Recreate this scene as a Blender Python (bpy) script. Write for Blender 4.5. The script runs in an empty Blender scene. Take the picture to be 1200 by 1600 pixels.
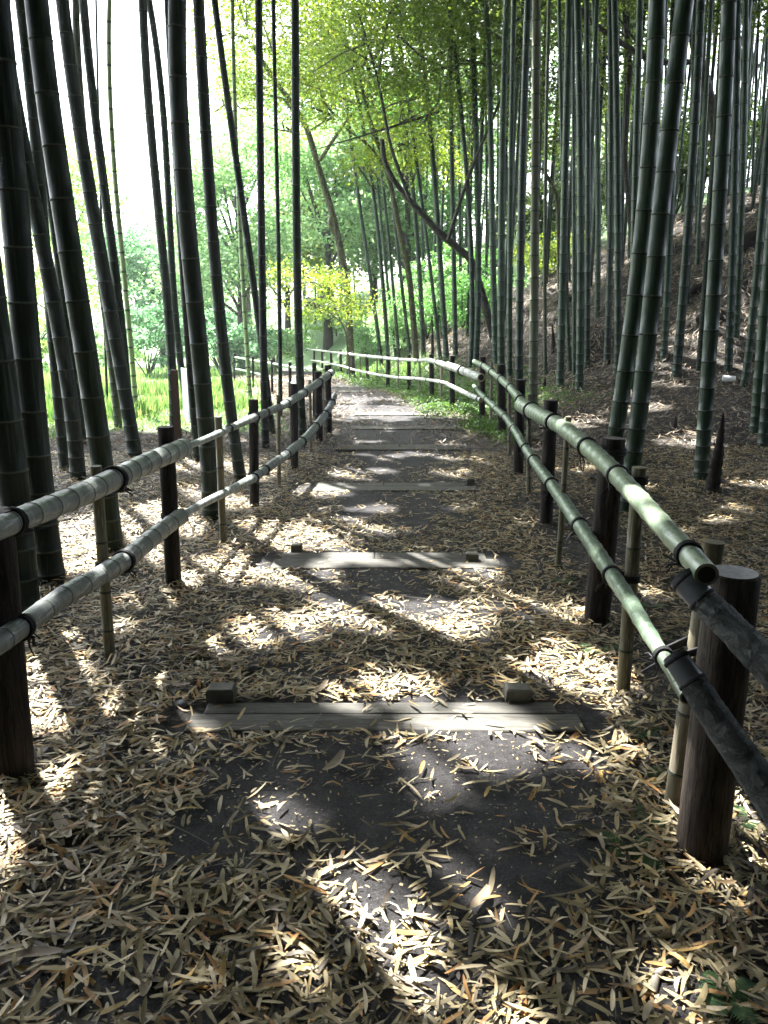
import bpy, math, random
import numpy as np
from mathutils import Vector
random.seed(7); rng = np.random.default_rng(11)
scene = bpy.context.scene
C = scene.collection
# ------------------------------------------------------------------ camera
F = 1290.0; W_, H_ = 1200.0, 1600.0
PITCH = math.radians(14.0); CAM = np.array([0.0, 0.0, 1.5])
cd = bpy.data.cameras.new('camera'); cam = bpy.data.objects.new('camera', cd); C.objects.link(cam)
cam.location = CAM; cam.rotation_euler = (math.pi/2-PITCH, 0, 0)
cd.sensor_fit = 'VERTICAL'; cd.sensor_height = 36; cd.lens = 36*F/H_; cd.clip_end = 2000; cd.clip_start = .05
scene.camera = cam
# ------------------------------------------------------------------ light
SUN_AZ, SUN_EL = math.radians(32), math.radians(56)     # azimuth to the left of the view
SUN = np.array([-math.sin(SUN_AZ)*math.cos(SUN_EL), math.cos(SUN_AZ)*math.cos(SUN_EL), math.sin(SUN_EL)])
world = bpy.data.worlds.new("World"); scene.world = world; world.use_nodes = True
nt = world.node_tree; bg = nt.nodes['Background']
sky = nt.nodes.new('ShaderNodeTexSky'); sky.sky_type = 'NISHITA'; sky.sun_disc = False
sky.sun_elevation = SUN_EL; sky.sun_rotation = -SUN_AZ; sky.air_density = 1.0; sky.dust_density = 2.5; sky.ozone_density = 1.0
hsv = nt.nodes.new('ShaderNodeHueSaturation'); hsv.inputs['Saturation'].default_value = .45
nt.links.new(sky.outputs[0], hsv.inputs['Color']); nt.links.new(hsv.outputs[0], bg.inputs[0]); bg.inputs[1].default_value = 0.15
sl = bpy.data.lights.new('sun', 'SUN'); sl.energy = 5.0; sl.angle = math.radians(0.53); sl.color = (1.0, .965, .93)
so = bpy.data.objects.new('sun', sl); C.objects.link(so)
so.rotation_euler = Vector(SUN).to_track_quat('Z', 'Y').to_euler(); so.location = (-20, 30, 40)
scene.view_settings.view_transform = 'Standard'; scene.view_settings.look = 'None'
scene.view_settings.gamma = 1; scene.view_settings.exposure = 3.25
scene.render.resolution_x = 768; scene.render.resolution_y = 1024

# ------------------------------------------------------------------ geometry helpers
def ray(px, py):
    x, d, f = px-600.0, py-800.0, F
    c, s = math.cos(PITCH), math.sin(PITCH)
    return np.array([x, f*c-d*s, -(f*s+d*c)])/f
def sst(a, b, v):
    t = np.clip((v-a)/(b-a), 0, 1); return t*t*(3-2*t)
FX_Y = [0, 14, 17, 18.5, 20, 26, 30, 40, 60]; FX_X = [1.5, 1.3, 1.1, .75, .3, -.9, -1.8, -6, -16]
def fence_x(y): return np.interp(y, FX_Y, FX_X)
TO_Y = [0, 9, 11, 13, 15, 17, 20, 25, 30, 40, 60]; TO_X = [9.5, 7.8, 6.6, 5.2, 3.6, 2.6, 1.7, .6, -.6, -5, -16]
def toe_x(y): return np.interp(y, TO_Y, TO_X)
def vnoise(x, y, s, seed=0):
    x = np.asarray(x, float)/s; y = np.asarray(y, float)/s
    xi = np.floor(x); yi = np.floor(y); fx = x-xi; fy = y-yi
    fx = fx*fx*(3-2*fx); fy = fy*fy*(3-2*fy)
    def h(a, b):
        v = np.sin(a*127.1+b*311.7+seed*74.7)*43758.5453; return v-np.floor(v)
    return (h(xi, yi)*(1-fx)+h(xi+1, yi)*fx)*(1-fy)+(h(xi, yi+1)*(1-fx)+h(xi+1, yi+1)*fx)*fy
def path_c(y): return np.interp(y, [0, 12, 14, 17, 20, 26, 30, 40, 60], [0.02, .25, .2, -.1, -.7, -1.9, -2.9, -7.5, -17])
def gz(x, y):
    x = np.asarray(x, float); y = np.asarray(y, float)
    z = -0.0175*np.clip(y, -10, 60)
    z = z-0.022*np.clip(y-16, 0, 20)
    z = z+.16*np.clip(x-fence_x(y)-.3, 0, 3.2)*sst(8.5, 13, y)
    d = (x-toe_x(y))*.8
    soft = np.log1p(np.exp(np.clip(d*3, -30, 30)))/3
    soft = np.where(d > 9, d, soft)
    cap = 3.4+3.3*sst(2.5, 8, x)+1.0*sst(28, 45, y)
    z = z+cap*np.tanh(.70*soft/cap)+.03*np.clip(soft-6, 0, 60)
    z = z+sst(-.5, 1.5, d)*((vnoise(x, y, 1.3, 3)-.5)*.6+(vnoise(x, y, .55, 4)-.5)*.28)
    off = np.abs(x-path_c(y)); amp = sst(.8, 1.9, off)
    z = z+amp*((vnoise(x, y, .7, 1)-.5)*.06+(vnoise(x, y, .25, 2)-.5)*.03)
    z = z-.12*sst(1.5, 5, -x)*0
    return z
TT = np.concatenate([np.arange(.4, 30, .01), np.arange(30, 120, .05)])
def G(px, py):
    r = ray(px, py); P = CAM[None, :]+TT[:, None]*r[None, :]
    b = P[:, 2] < gz(P[:, 0], P[:, 1])
    i = int(np.argmax(b)) if b.any() else len(TT)-1
    return np.array([P[i, 0], P[i, 1], float(gz(P[i, 0], P[i, 1]))])
def atY(px, py, y):
    r = ray(px, py); return CAM+r*(y/r[1])
def depth(p): return p[1]*math.cos(PITCH)+(1.5-p[2])*math.sin(PITCH)

class MB:
    def __init__(s): s.v = []; s.f = []; s.m = []; s.sm = []
    def add(s, vs, fs, mat=0, smooth=True):
        o = len(s.v); s.v.extend([tuple(map(float, p)) for p in vs])
        for f in fs: s.f.append(tuple(i+o for i in f)); s.m.append(mat); s.sm.append(smooth)
    def tube(s, pts, rad, seg=10, mats=None, caps=True, capmat=None, mat=0, jit=0):
        pts = [np.array(p, float) for p in pts]; n = len(pts); vs = []
        up = np.array([0., 0, 1.]); prev = None
        for i, p in enumerate(pts):
            t = pts[min(i+1, n-1)]-pts[max(i-1, 0)]; k_ = 2
            while np.linalg.norm(t) < 1e-7 and k_ < n: t = pts[min(i+k_, n-1)]-pts[max(i-k_, 0)]; k_ += 1
            t /= (np.linalg.norm(t)+1e-9)
            if prev is None:
                a = np.cross(t, up)
                if np.linalg.norm(a) < .1: a = np.cross(t, [1., 0, 0])
            else: a = prev-t*np.dot(prev, t)
            a /= np.linalg.norm(a); prev = a; b = np.cross(t, a)
            r = rad[i] if hasattr(rad, '__len__') else rad
            for k in range(seg):
                an = 2*math.pi*k/seg; rr = r*(1+(random.uniform(-jit, jit) if jit else 0))
                vs.append(p+rr*(math.cos(an)*a+math.sin(an)*b))
        o = len(s.v); s.v.extend([tuple(map(float, p)) for p in vs])
        for i in range(n-1):
            mm = mats[i] if mats else mat
            for k in range(seg):
                k2 = (k+1) % seg
                s.f.append((o+i*seg+k, o+i*seg+k2, o+(i+1)*seg+k2, o+(i+1)*seg+k)); s.m.append(mm); s.sm.append(True)
        if caps:
            cm = capmat if capmat is not None else mat
            s.add([vs[k] for k in range(seg)], [tuple(range(seg))[::-1]], cm, False)
            s.add([vs[(n-1)*seg+k] for k in range(seg)], [tuple(range(seg))], cm, False)
    def box(s, c, dx, dy, dz, rz=0, rx=0, bev=0.0, mat=0, jit=0):
        c = np.array(c, float); cr, sr = math.cos(rz), math.sin(rz); cx, sx = math.cos(rx), math.sin(rx)
        b = min(bev, dx*.45, dy*.45, dz*.45)
        vs = []; 
        # chamfered box: three nested rings
        for z, ins in ((-dz/2, b), (-dz/2+b, 0), (dz/2-b, 0), (dz/2, b)):
            for (px, py) in ((-1, -1), (1, -1), (1, 1), (-1, 1)):
                X = px*(dx/2-ins); Y = py*(dy/2-ins); Z = z
                if jit: X += random.uniform(-jit, jit); Y += random.uniform(-jit, jit); Z += random.uniform(-jit, jit)*.5
                Y, Z = Y*cx-Z*sx, Y*sx+Z*cx
                vs.append((c[0]+X*cr-Y*sr, c[1]+X*sr+Y*cr, c[2]+Z))
        fs = [(3, 2, 1, 0), (12, 13, 14, 15)]
        for l in range(3):
            for k in range(4):
                k2 = (k+1) % 4; fs.append((l*4+k, l*4+k2, l*4+4+k2, l*4+4+k))
        s.add(vs, fs, mat, False)
    def build(s, name, mats, parent=None, origin=None):
        me = bpy.data.meshes.new(name); o0 = np.array(origin if origin is not None else (0, 0, 0), float)
        v = np.array(s.v, float)-o0
        me.from_pydata(v.tolist(), [], s.f)
        for m in (mats if isinstance(mats, (list, tuple)) else [mats]): me.materials.append(m)
        me.polygons.foreach_set('material_index', s.m); me.polygons.foreach_set('use_smooth', s.sm)
        me.update(); ob = bpy.data.objects.new(name, me); C.objects.link(ob)
        if parent is not None: ob.parent = parent
        elif origin is not None: ob.location = o0
        return ob
def npmesh(name, V, loops, per, mats, parent=None, smooth=False, origin=None):
    """V (n,3); loops flat int array with `per` vertices a face"""
    me = bpy.data.meshes.new(name); V = np.asarray(V, np.float32)
    if origin is not None: V = V-np.asarray(origin, np.float32)
    nf = len(loops)//per
    me.vertices.add(len(V)); me.vertices.foreach_set('co', V.ravel())
    me.loops.add(len(loops)); me.loops.foreach_set('vertex_index', np.asarray(loops, np.int32))
    me.polygons.add(nf); me.polygons.foreach_set('loop_start', np.arange(0, nf*per, per, dtype=np.int32))
    me.polygons.foreach_set('loop_total', np.full(nf, per, np.int32))
    if smooth: me.polygons.foreach_set('use_smooth', np.ones(nf, bool))
    me.update(calc_edges=True); me.validate()
    for m in (mats if isinstance(mats, (list, tuple)) else [mats]): me.materials.append(m)
    ob = bpy.data.objects.new(name, me); C.objects.link(ob)
    if parent is not None: ob.parent = parent
    elif origin is not None: ob.location = origin
    return ob
def empty(name, loc, label, cat, group=None):
    o = bpy.data.objects.new(name, None); C.objects.link(o); o.location = [float(v) for v in loc]; o.empty_display_size = .1
    tag(o, label, cat, group); return o
def tag(o, label=None, cat=None, group=None, kind=None):
    if label: o['label'] = label
    if cat: o['category'] = cat
    if group: o['group'] = group
    if kind: o['kind'] = kind
    return o

# ------------------------------------------------------------------ materials
def nodemat(name):
    m = bpy.data.materials.new(name); m.use_nodes = True; t = m.node_tree
    return m, t, t.nodes['Principled BSDF'], t.nodes.new, t.links.new
def ramp(t, fac, stops, interp='LINEAR'):
    r = t.nodes.new('ShaderNodeValToRGB'); e = r.color_ramp.elements; r.color_ramp.interpolation = interp
    while len(e) < len(stops): e.new(.5)
    for k, (p, c) in enumerate(stops): e[k].position = p; e[k].color = (*c, 1)
    t.links.new(fac, r.inputs[0]); return r
def noise(t, scale, detail=5, rough=.6, vec=None, dist=0):
    n = t.nodes.new('ShaderNodeTexNoise'); n.inputs['Scale'].default_value = scale; n.inputs['Detail'].default_value = detail
    n.inputs['Roughness'].default_value = rough; n.inputs['Distortion'].default_value = dist
    if vec is not None: t.links.new(vec, n.inputs['Vector'])
    return n
def objco(t, scale=(1, 1, 1), src='Object'):
    tc = t.nodes.new('ShaderNodeTexCoord'); mp = t.nodes.new('ShaderNodeMapping'); mp.inputs['Scale'].default_value = scale
    t.links.new(tc.outputs[src], mp.inputs['Vector']); return mp.outputs[0]
def bump(t, bs, h, strength=.3, dist=.01):
    b = t.nodes.new('ShaderNodeBump'); b.inputs['Strength'].default_value = strength; b.inputs['Distance'].default_value = dist
    t.links.new(h, b.inputs['Height']); t.links.new(b.outputs[0], bs.inputs['Normal'])
def mixc(t, fac, a, b, mode='MIX'):
    m = t.nodes.new('ShaderNodeMix'); m.data_type = 'RGBA'; m.blend_type = mode
    if isinstance(fac, float): m.inputs[0].default_value = fac
    else: t.links.new(fac, m.inputs[0])
    for i, v in ((6, a), (7, b)):
        if isinstance(v, tuple): m.inputs[i].default_value = (*v, 1)
        else: t.links.new(v, m.inputs[i])
    return m.outputs[2]
def culm_mat(name, c1, c2, c3, rough=.35, spec=.5, sc=1.0):
    m, t, b, N, L = nodemat(name)
    v = objco(t, (14*sc, 14*sc, 1.2*sc)); n = noise(t, 3, 6, .65, v)
    r = ramp(t, n.outputs[0], [(.3, c1), (.52, c2), (.75, c3)])
    n2 = noise(t, 60, 3, .6, objco(t, (1, 1, .15)))
    oi = N('ShaderNodeObjectInfo')
    hs = N('ShaderNodeHueSaturation'); L(r.outputs[0], hs.inputs['Color'])
    mr = N('ShaderNodeMapRange'); L(oi.outputs['Random'], mr.inputs[0]); mr.inputs[3].default_value = .7; mr.inputs[4].default_value = 1.35
    L(mr.outputs[0], hs.inputs['Value'])
    mr2 = N('ShaderNodeMapRange'); L(oi.outputs['Random'], mr2.inputs[0]); mr2.inputs[3].default_value = .53; mr2.inputs[4].default_value = .47
    L(mr2.outputs[0], hs.inputs['Hue'])
    spot = noise(t, 9, 4, .7); rs = ramp(t, spot.outputs[0], [(.55, (0, 0, 0)), (.72, (1, 1, 1))])
    col = mixc(t, rs.outputs[0], hs.outputs[0], tuple(min(1, 1.5*q+.03) for q in c3))
    L(col, b.inputs['Base Color'])
    rr = ramp(t, n2.outputs[0], [(.3, (rough-.08,)*3), (.7, (rough+.18,)*3)]); L(rr.outputs[0], b.inputs['Roughness'])
    b.inputs['Specular IOR Level'].default_value = spec
    bump(t, b, n.outputs[0], .25, .004); return m
M = {}
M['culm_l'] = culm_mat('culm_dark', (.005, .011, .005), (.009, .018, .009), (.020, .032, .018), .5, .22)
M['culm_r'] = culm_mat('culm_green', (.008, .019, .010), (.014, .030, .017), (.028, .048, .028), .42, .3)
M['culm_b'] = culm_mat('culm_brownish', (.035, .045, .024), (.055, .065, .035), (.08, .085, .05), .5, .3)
M['culm_y'] = culm_mat('culm_sunny', (.14, .19, .07), (.20, .25, .10), (.28, .31, .15), .4, .4)  # sunlight on the thin lawn culms is put into this colour
def flat_noise(name, c1, c2, scale=8, rough=.7, spec=.3, bs=.3, bd=.005, stretch=(1, 1, 1), crack=False):
    m, t, b, N, L = nodemat(name); n = noise(t, scale, 6, .65, objco(t, stretch))
    r = ramp(t, n.outputs[0], [(.3, c1), (.7, c2)]); col = r.outputs[0]
    if crack:
        k1 = noise(t, 4, 4, .6, objco(t, (14, 14, .7)), .4); k2 = ramp(t, k1.outputs[0], [(.46, (1,)*3), (.495, (.12,)*3), (.53, (1,)*3)])
        k3 = noise(t, 5, 5, .7); k4 = ramp(t, k3.outputs[0], [(.35, (.6,)*3), (.68, (1.9,)*3)])
        col = mixc(t, 1.0, mixc(t, 1.0, col, k2.outputs[0], 'MULTIPLY'), k4.outputs[0], 'MULTIPLY')
    L(col, b.inputs['Base Color'])
    b.inputs['Roughness'].default_value = rough; b.inputs['Specular IOR Level'].default_value = spec
    bump(t, b, n.outputs[0], bs, bd); return m
M['ring'] = flat_noise('node_ring_pale', (.030, .042, .028), (.065, .080, .055), 20, .6)
M['groove'] = flat_noise('node_groove_dark', (.008, .010, .008), (.02, .022, .018), 20, .7)
M['rail_l'] = culm_mat('rail_weathered', (.09, .105, .097), (.15, .17, .16), (.27, .285, .275), .40, .5, .8)
M['rail_r'] = culm_mat('rail_green', (.060, .092, .058), (.10, .142, .09), (.18, .22, .155), .33, .5, .8)
M['rail_ring'] = flat_noise('rail_ring', (.06, .07, .055), (.11, .12, .09), 20, .6)
M['rail_end'] = flat_noise('rail_end', (.12, .11, .07), (.22, .20, .13), 30, .7)
M['rail_end_tan'] = flat_noise('rail_end_tan', (.30, .21, .12), (.42, .32, .19), 30, .7)
M['hollow_shade'] = flat_noise('rail_end_shade', (.012, .01, .008), (.02, .016, .012), 10, .9)  # near-black colour paints the shade inside an open rail end
M['stake'] = culm_mat('stake_dry', (.08, .072, .045), (.13, .118, .077), (.21, .19, .135), .55, .3)
M['post'] = flat_noise('post_brown', (.008, .0068, .0055), (.025, .019, .0155), 6, .8, .2, .8, .01, (9, 9, .8), True)
M['posttop'] = flat_noise('post_top', (.05, .04, .035), (.12, .10, .085), 25, .85)
M['rope'] = flat_noise('rope_black', (.006, .006, .007), (.016, .016, .018), 90, .75, .3, .8, .003)
def bark_mat(name, c1, c2, c3, sc=1, st=1.0, dist=.02, str_=(1, 1, 1), cw=.12, cdk=.25):
    m, t, b, N, L = nodemat(name); v = objco(t, str_)
    n = noise(t, 9*sc, 7, .7, v, 1.2); vo = N('ShaderNodeTexVoronoi'); vo.feature = 'DISTANCE_TO_EDGE'; vo.inputs['Scale'].default_value = 16*sc
    L(mixc(t, .10, v, n.outputs['Color']), vo.inputs['Vector'])
    r = ramp(t, n.outputs[0], [(.28, c1), (.5, c2), (.75, c3)])
    cr = ramp(t, vo.outputs['Distance'], [(0, (cdk,)*3), (cw, (1,)*3)])
    L(mixc(t, 1.0, r.outputs[0], cr.outputs[0], 'MULTIPLY'), b.inputs['Base Color']); b.inputs['Roughness'].default_value = .6
    b.inputs['Specular IOR Level'].default_value = .4
    ad = N('ShaderNodeMath'); ad.operation = 'ADD'; L(cr.outputs[0], ad.inputs[0]); L(n.outputs[0], ad.inputs[1])
    bump(t, b, ad.outputs[0], st, dist); return m
M['fauxrail'] = bark_mat('moulded_bark', (.035, .043, .040), (.058, .070, .064), (.10, .115, .108), 2.2, 1.0, .03, (1, .33, 1), .09, .45)
M['fauxcap'] = flat_noise('moulded_smooth_end', (.05, .055, .06), (.10, .105, .115), 12, .4, .5, .4, .004)
M['fauxpost'] = flat_noise('moulded_post', (.014, .011, .009), (.050, .038, .028), 5, .75, .3, .8, .01, (7, 7, .7), True)
M['faux_top'] = flat_noise('moulded_post_top', (.34, .34, .35), (.56, .56, .58), 60, .7)
M['bark'] = bark_mat('tree_bark', (.015, .013, .010), (.032, .027, .020), (.07, .062, .045), .8)
M['bark_moss'] = bark_mat('tree_bark_mossy', (.03, .03, .013), (.06, .06, .022), (.13, .14, .05), .8)
M['plank'] = flat_noise('plank', (.035, .034, .028), (.11, .107, .09), 4, .75, .3, .5, .004, (1.2, 9, 9))
M['plank2'] = flat_noise('plank_worn', (.028, .027, .022), (.115, .110, .092), 9, .75, .3, .5, .004, (1, 7, 7))
M['peg'] = flat_noise('peg', (.07, .068, .055), (.14, .135, .11), 14, .8, .3, .6, .004)
M['shoot'] = flat_noise('shoot_sheath', (.006, .005, .005), (.022, .017, .014), 14, .8, .2, 1, .01, (3, 3, 1))
M['white'] = flat_noise('painted_white', (.6, .6, .6), (.8, .8, .8), 6, .5)
M['signpost'] = flat_noise('sign_wood', (.07, .04, .025), (.13, .08, .05), 6, .7, .3, .5, .005, (6, 6, 1))
M['stone'] = flat_noise('stone', (.05, .055, .06), (.16, .17, .18), 20, .8)
M['stick'] = flat_noise('stick_grey', (.08, .07, .055), (.2, .18, .15), 15, .8, .3, .6, .004)
def leafmat(name, stops, trans=.5, rough=.5, tcol=None, sc=0):
    m, t, b, N, L = nodemat(name); g = N('ShaderNodeNewGeometry')
    r = ramp(t, g.outputs['Random Per Island'], stops); b.inputs['Roughness'].default_value = rough
    b.inputs['Specular IOR Level'].default_value = .3
    col = r.outputs[0]
    if sc:
        n = noise(t, sc, 3); c2 = ramp(t, n.outputs[0], [(.3, (.5,)*3), (.7, (1.2,)*3)]); col = mixc(t, 1.0, col, c2.outputs[0], 'MULTIPLY')
    L(col, b.inputs['Base Color'])
    if trans:
        tr = N('ShaderNodeBsdfTranslucent'); ms = N('ShaderNodeMixShader'); ms.inputs[0].default_value = trans
        tc = mixc(t, 1.0, col, tcol or (1.5, 1.6, .7), 'MULTIPLY'); L(tc, tr.inputs[0])
        L(b.outputs[0], ms.inputs[1]); L(tr.outputs[0], ms.inputs[2]); L(ms.outputs[0], t.nodes['Material Output'].inputs[0])
    return m
M['litter'] = leafmat('fallen_leaf', [(0, (.035, .028, .021)), (.10, (.10, .08, .052)), (.18, (.29, .245, .13)), (.34, (.47, .395, .235)), (.46, (.19, .16, .082)), (.60, (.38, .315, .165)), (.72, (.59, .505, .335)), (.80, (.26, .20, .115)), (.87, (.42, .22, .075)), (.93, (.52, .36, .12)), (1, (.63, .555, .40))], .12, .55, (1.2, 1.1, .8), 25)
M['litter_brown'] = leafmat('fallen_leaf_brown', [(0, (.06, .045, .03)), (.3, (.16, .125, .08)), (.6, (.25, .20, .135)), (.8, (.34, .28, .2)), (1, (.09, .065, .04))], .1, .65, (1.2, 1.1, .8))
M['bleaf'] = leafmat('bamboo_leaf', [(0, (.03, .06, .015)), (.5, (.055, .10, .025)), (1, (.10, .14, .04))], .25, .5)
M['maple'] = leafmat('maple_leaf', [(0, (.065, .11, .02)), (.35, (.13, .19, .035)), (.7, (.21, .27, .055)), (.93, (.24, .30, .06)), (1, (.34, .27, .06))], .5, .5)
M['maple_d'] = leafmat('dull_leaf', [(0, (.06, .10, .03)), (.5, (.12, .17, .05)), (1, (.21, .26, .09))], .5, .5)
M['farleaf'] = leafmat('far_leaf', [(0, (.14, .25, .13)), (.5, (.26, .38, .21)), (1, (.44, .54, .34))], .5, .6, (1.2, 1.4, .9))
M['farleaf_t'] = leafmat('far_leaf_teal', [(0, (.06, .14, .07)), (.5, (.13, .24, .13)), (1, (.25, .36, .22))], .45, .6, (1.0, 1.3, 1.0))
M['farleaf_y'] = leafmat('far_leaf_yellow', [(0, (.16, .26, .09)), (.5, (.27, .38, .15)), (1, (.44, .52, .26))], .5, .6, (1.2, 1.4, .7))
M['grass'] = leafmat('grass_blade', [(0, (.06, .14, .05)), (.5, (.15, .27, .12)), (1, (.34, .43, .26))], .4, .6, None, .9)
M['cover'] = leafmat('groundcover_leaf', [(0, (.03, .07, .02)), (.5, (.06, .12, .035)), (1, (.11, .19, .055))], .4, .5)
M['fern'] = leafmat('fern_leaf', [(0, (.02, .05, .02)), (.5, (.04, .085, .03)), (1, (.07, .12, .045))], .3, .5)

M['fresh'] = leafmat('fresh_leaf', [(0, (.05, .12, .04)), (.5, (.09, .20, .07)), (1, (.17, .30, .12))], .45, .5, (1.3, 1.6, .8))
# ground materials
def litter_ground():
    m, t, b, N, L = nodemat('litter_floor')
    v = objco(t, (1, 1, 1)); n = noise(t, 1.1, 6, .65, v); n2 = noise(t, 26, 6, .75, v); n3 = noise(t, 95, 3, .7, v, 1.5)
    base = ramp(t, n2.outputs[0], [(.36, (.010, .009, .008)), (.50, (.04, .035, .029)), (.60, (.12, .108, .085)), (.72, (.28, .26, .215))])
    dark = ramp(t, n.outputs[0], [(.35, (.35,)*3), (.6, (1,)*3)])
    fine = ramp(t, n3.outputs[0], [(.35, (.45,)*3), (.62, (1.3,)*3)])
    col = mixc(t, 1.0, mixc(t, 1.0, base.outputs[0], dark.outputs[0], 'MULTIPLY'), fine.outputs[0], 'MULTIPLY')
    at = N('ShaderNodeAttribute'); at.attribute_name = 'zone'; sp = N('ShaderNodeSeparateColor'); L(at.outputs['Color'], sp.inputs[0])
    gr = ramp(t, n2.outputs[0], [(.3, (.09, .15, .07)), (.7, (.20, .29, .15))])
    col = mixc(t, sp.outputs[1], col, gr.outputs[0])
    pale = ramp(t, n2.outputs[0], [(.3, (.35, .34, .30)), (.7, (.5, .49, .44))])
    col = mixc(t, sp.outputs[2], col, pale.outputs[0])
    L(col, b.inputs['Base Color']); b.inputs['Roughness'].default_value = .9; b.inputs['Specular IOR Level'].default_value = .2
    bump(t, b, n2.outputs[0], .7, .03); return m
def soil_mat():
    m, t, b, N, L = nodemat('dark_soil'); v = objco(t)
    n = noise(t, 16, 9, .8, v); n2 = noise(t, 130, 6, .8, v)
    vo = N('ShaderNodeTexVoronoi'); vo.inputs['Scale'].default_value = 70; L(v, vo.inputs['Vector'])
    base = ramp(t, n.outputs[0], [(.32, (.010, .0095, .009)), (.5, (.032, .030, .030)), (.7, (.072, .068, .068))])
    f = ramp(t, n2.outputs[0], [(.36, (.3,)*3), (.52, (1.0,)*3), (.66, (1.7,)*3), (.72, (3.2,)*3)])
    g = ramp(t, vo.outputs['Distance'], [(.0, (1.9,)*3), (.16, (1,)*3)])
    L(mixc(t, 1.0, mixc(t, 1.0, base.outputs[0], f.outputs[0], 'MULTIPLY'), g.outputs[0], 'MULTIPLY'), b.inputs['Base Color'])
    b.inputs['Roughness'].default_value = .85; b.inputs['Specular IOR Level'].default_value = .3
    ad = N('ShaderNodeMath'); ad.operation = 'ADD'; L(n.outputs[0], ad.inputs[0]); L(n2.outputs[0], ad.inputs[1])
    bump(t, b, ad.outputs[0], .9, .018); return m
M['floor'] = litter_ground(); M['soil'] = soil_mat()

# ------------------------------------------------------------------ ground sheet
def axis(lo, hi, step, far, nfar):
    a = np.arange(lo, hi+1e-6, step); g = np.geomspace(1, far, nfar)
    return np.concatenate([lo-g[::-1], a, hi+g])
xs = axis(-9, 12, .12, 600, 28); ys = axis(-1, 30, .12, 600, 34)
X, Y = np.meshgrid(xs, ys); Z = gz(X, Y)
nx, ny = len(xs), len(ys); idx = np.arange(nx*ny).reshape(ny, nx)
q = np.stack([idx[:-1, :-1], idx[:-1, 1:], idx[1:, 1:], idx[1:, :-1]], -1).reshape(-1)
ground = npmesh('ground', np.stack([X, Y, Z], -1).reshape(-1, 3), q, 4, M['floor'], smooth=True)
tag(ground, kind='structure')
def grass_amt(x, y):
    e = (vnoise(x, y, 1.2, 5)-.5)*2.0
    left = sst(10.6, 12.2, y+e)*sst(-1.0, -2.0, x-np.interp(y, [12, 16, 20, 30], [0, -.6, -1.8, -3.8])+e*.25)
    rf = fence_x(y); strip = sst(13.2, 14.6, y+e*.3)*sst(-.75, -.35, x-rf)*sst(2.0, .6, x-rf+e*.4)
    far = sst(26, 32, y+e)
    return np.clip(np.maximum(np.maximum(left, strip), far), 0, 1)
zone = np.zeros((nx*ny, 4), np.float32); zone[:, 3] = 1
zone[:, 1] = grass_amt(X, Y).ravel()
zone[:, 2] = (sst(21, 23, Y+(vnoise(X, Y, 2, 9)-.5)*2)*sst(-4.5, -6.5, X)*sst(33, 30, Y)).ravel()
ca = ground.data.color_attributes.new('zone', 'FLOAT_COLOR', 'POINT'); ca.data.foreach_set('color', zone.ravel())

# dirt path sheet
ts = np.concatenate([np.arange(-1, 16, .06), np.arange(16, 34, .15)])
us = np.linspace(-1, 1, 27); V = []
for y in ts:
    wl = .86+.16*(vnoise(0.3, y, .5, 21)-.5)*2; wr = .84+.16*(vnoise(7.3, y, .5, 22)-.5)*2
    if y > 14: wl = wl+.35; wr = min(wr, .95)
    c = path_c(y)
    for u in us:
        x = c+(u*wl if u < 0 else u*wr)
        edge = 1-abs(u)**4
        V.append((x, y, gz(x, y)+.004+.010*edge+(vnoise(x, y, .22, 31)-.5)*.018*edge+(vnoise(x, y, .09, 32)-.5)*.010*edge))
V = np.array(V); a, b_ = len(ts), len(us); idx = np.arange(a*b_).reshape(a, b_)
q = np.stack([idx[:-1, :-1], idx[:-1, 1:], idx[1:, 1:], idx[1:, :-1]], -1).reshape(-1)
path = npmesh('path', V, q, 4, M['soil'], smooth=True); tag(path, kind='structure')

# ------------------------------------------------------------------ step edges
def step(yn, xl, xr, yf, label, two=True, pegs=(), rot=0.0):
    A = G(xl, yn); B = G(xr, yn); Fm = G((xl+xr)/2, yf)
    mid = (A+B)/2; L_ = np.linalg.norm(B[:2]-A[:2]); ang = math.atan2(B[1]-A[1], B[0]-A[0])+rot
    dep = max(.06, Fm[1]-mid[1]); cx, sx = math.cos(ang), math.sin(ang)
    t = empty('step_edge', mid, label, 'path step', 'timber step edges across the path')
    def pl(off, along, ln, w, h, mat, rx, name='board'):
        c = np.array([mid[0]-sx*off+cx*along, mid[1]+cx*off+sx*along, 0]); c[2] = float(gz(c[0], c[1]))+(.003 if two else .014)
        m = MB(); n = 6
        m.box(c, ln, w, .035, ang, rx, .005, 0, .0015)
        m.build(name, mat, t, mid)
    if two:
        w1 = dep*.60; pl(w1/2, 0, L_, w1, .02, M['plank2'], -.03)
        w2 = dep*.40
        pl(w1+w2/2+.006, L_*.20, L_*.50, w2, .0, M['plank'], .02)
        pl(w1+w2/2+.004, -L_*.262, L_*.418, w2*.95, .0, M['plank'], .05)
    else: pl(dep/2, 0, L_, dep, .02, M['plank2'], 0)
    for (px, py, s) in pegs:
        p = G(px, py); m = MB(); m.box((p[0], p[1], p[2]+.02), s, s*.8, .11, ang+random.uniform(-.1, .1), 0, .008, 0, .003)
        m.build('peg', M['peg'], t, mid)
    return t
step(1150, 288, 915, 1106, 'nearest step edge, two wide grey boards with a square peg behind each end', True, [(347, 1100, .105), (808, 1100, .10)])
step(893, 422, 785, 869, 'second nearest step edge, sunlit in its middle, small pegs behind it', True, [(464, 866, .07), (737, 880, .08)])
step(770, 480, 746, 758, 'third step edge from the camera, long worn board lying in leaf litter', True, [(735, 760, .07)])
step(706, 524, 720, 699, 'fourth step edge from the camera, thin board half buried in soil', False, [])
step(673.5, 550, 712, 669, 'fifth step edge from the camera, thin dark board', False)
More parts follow.
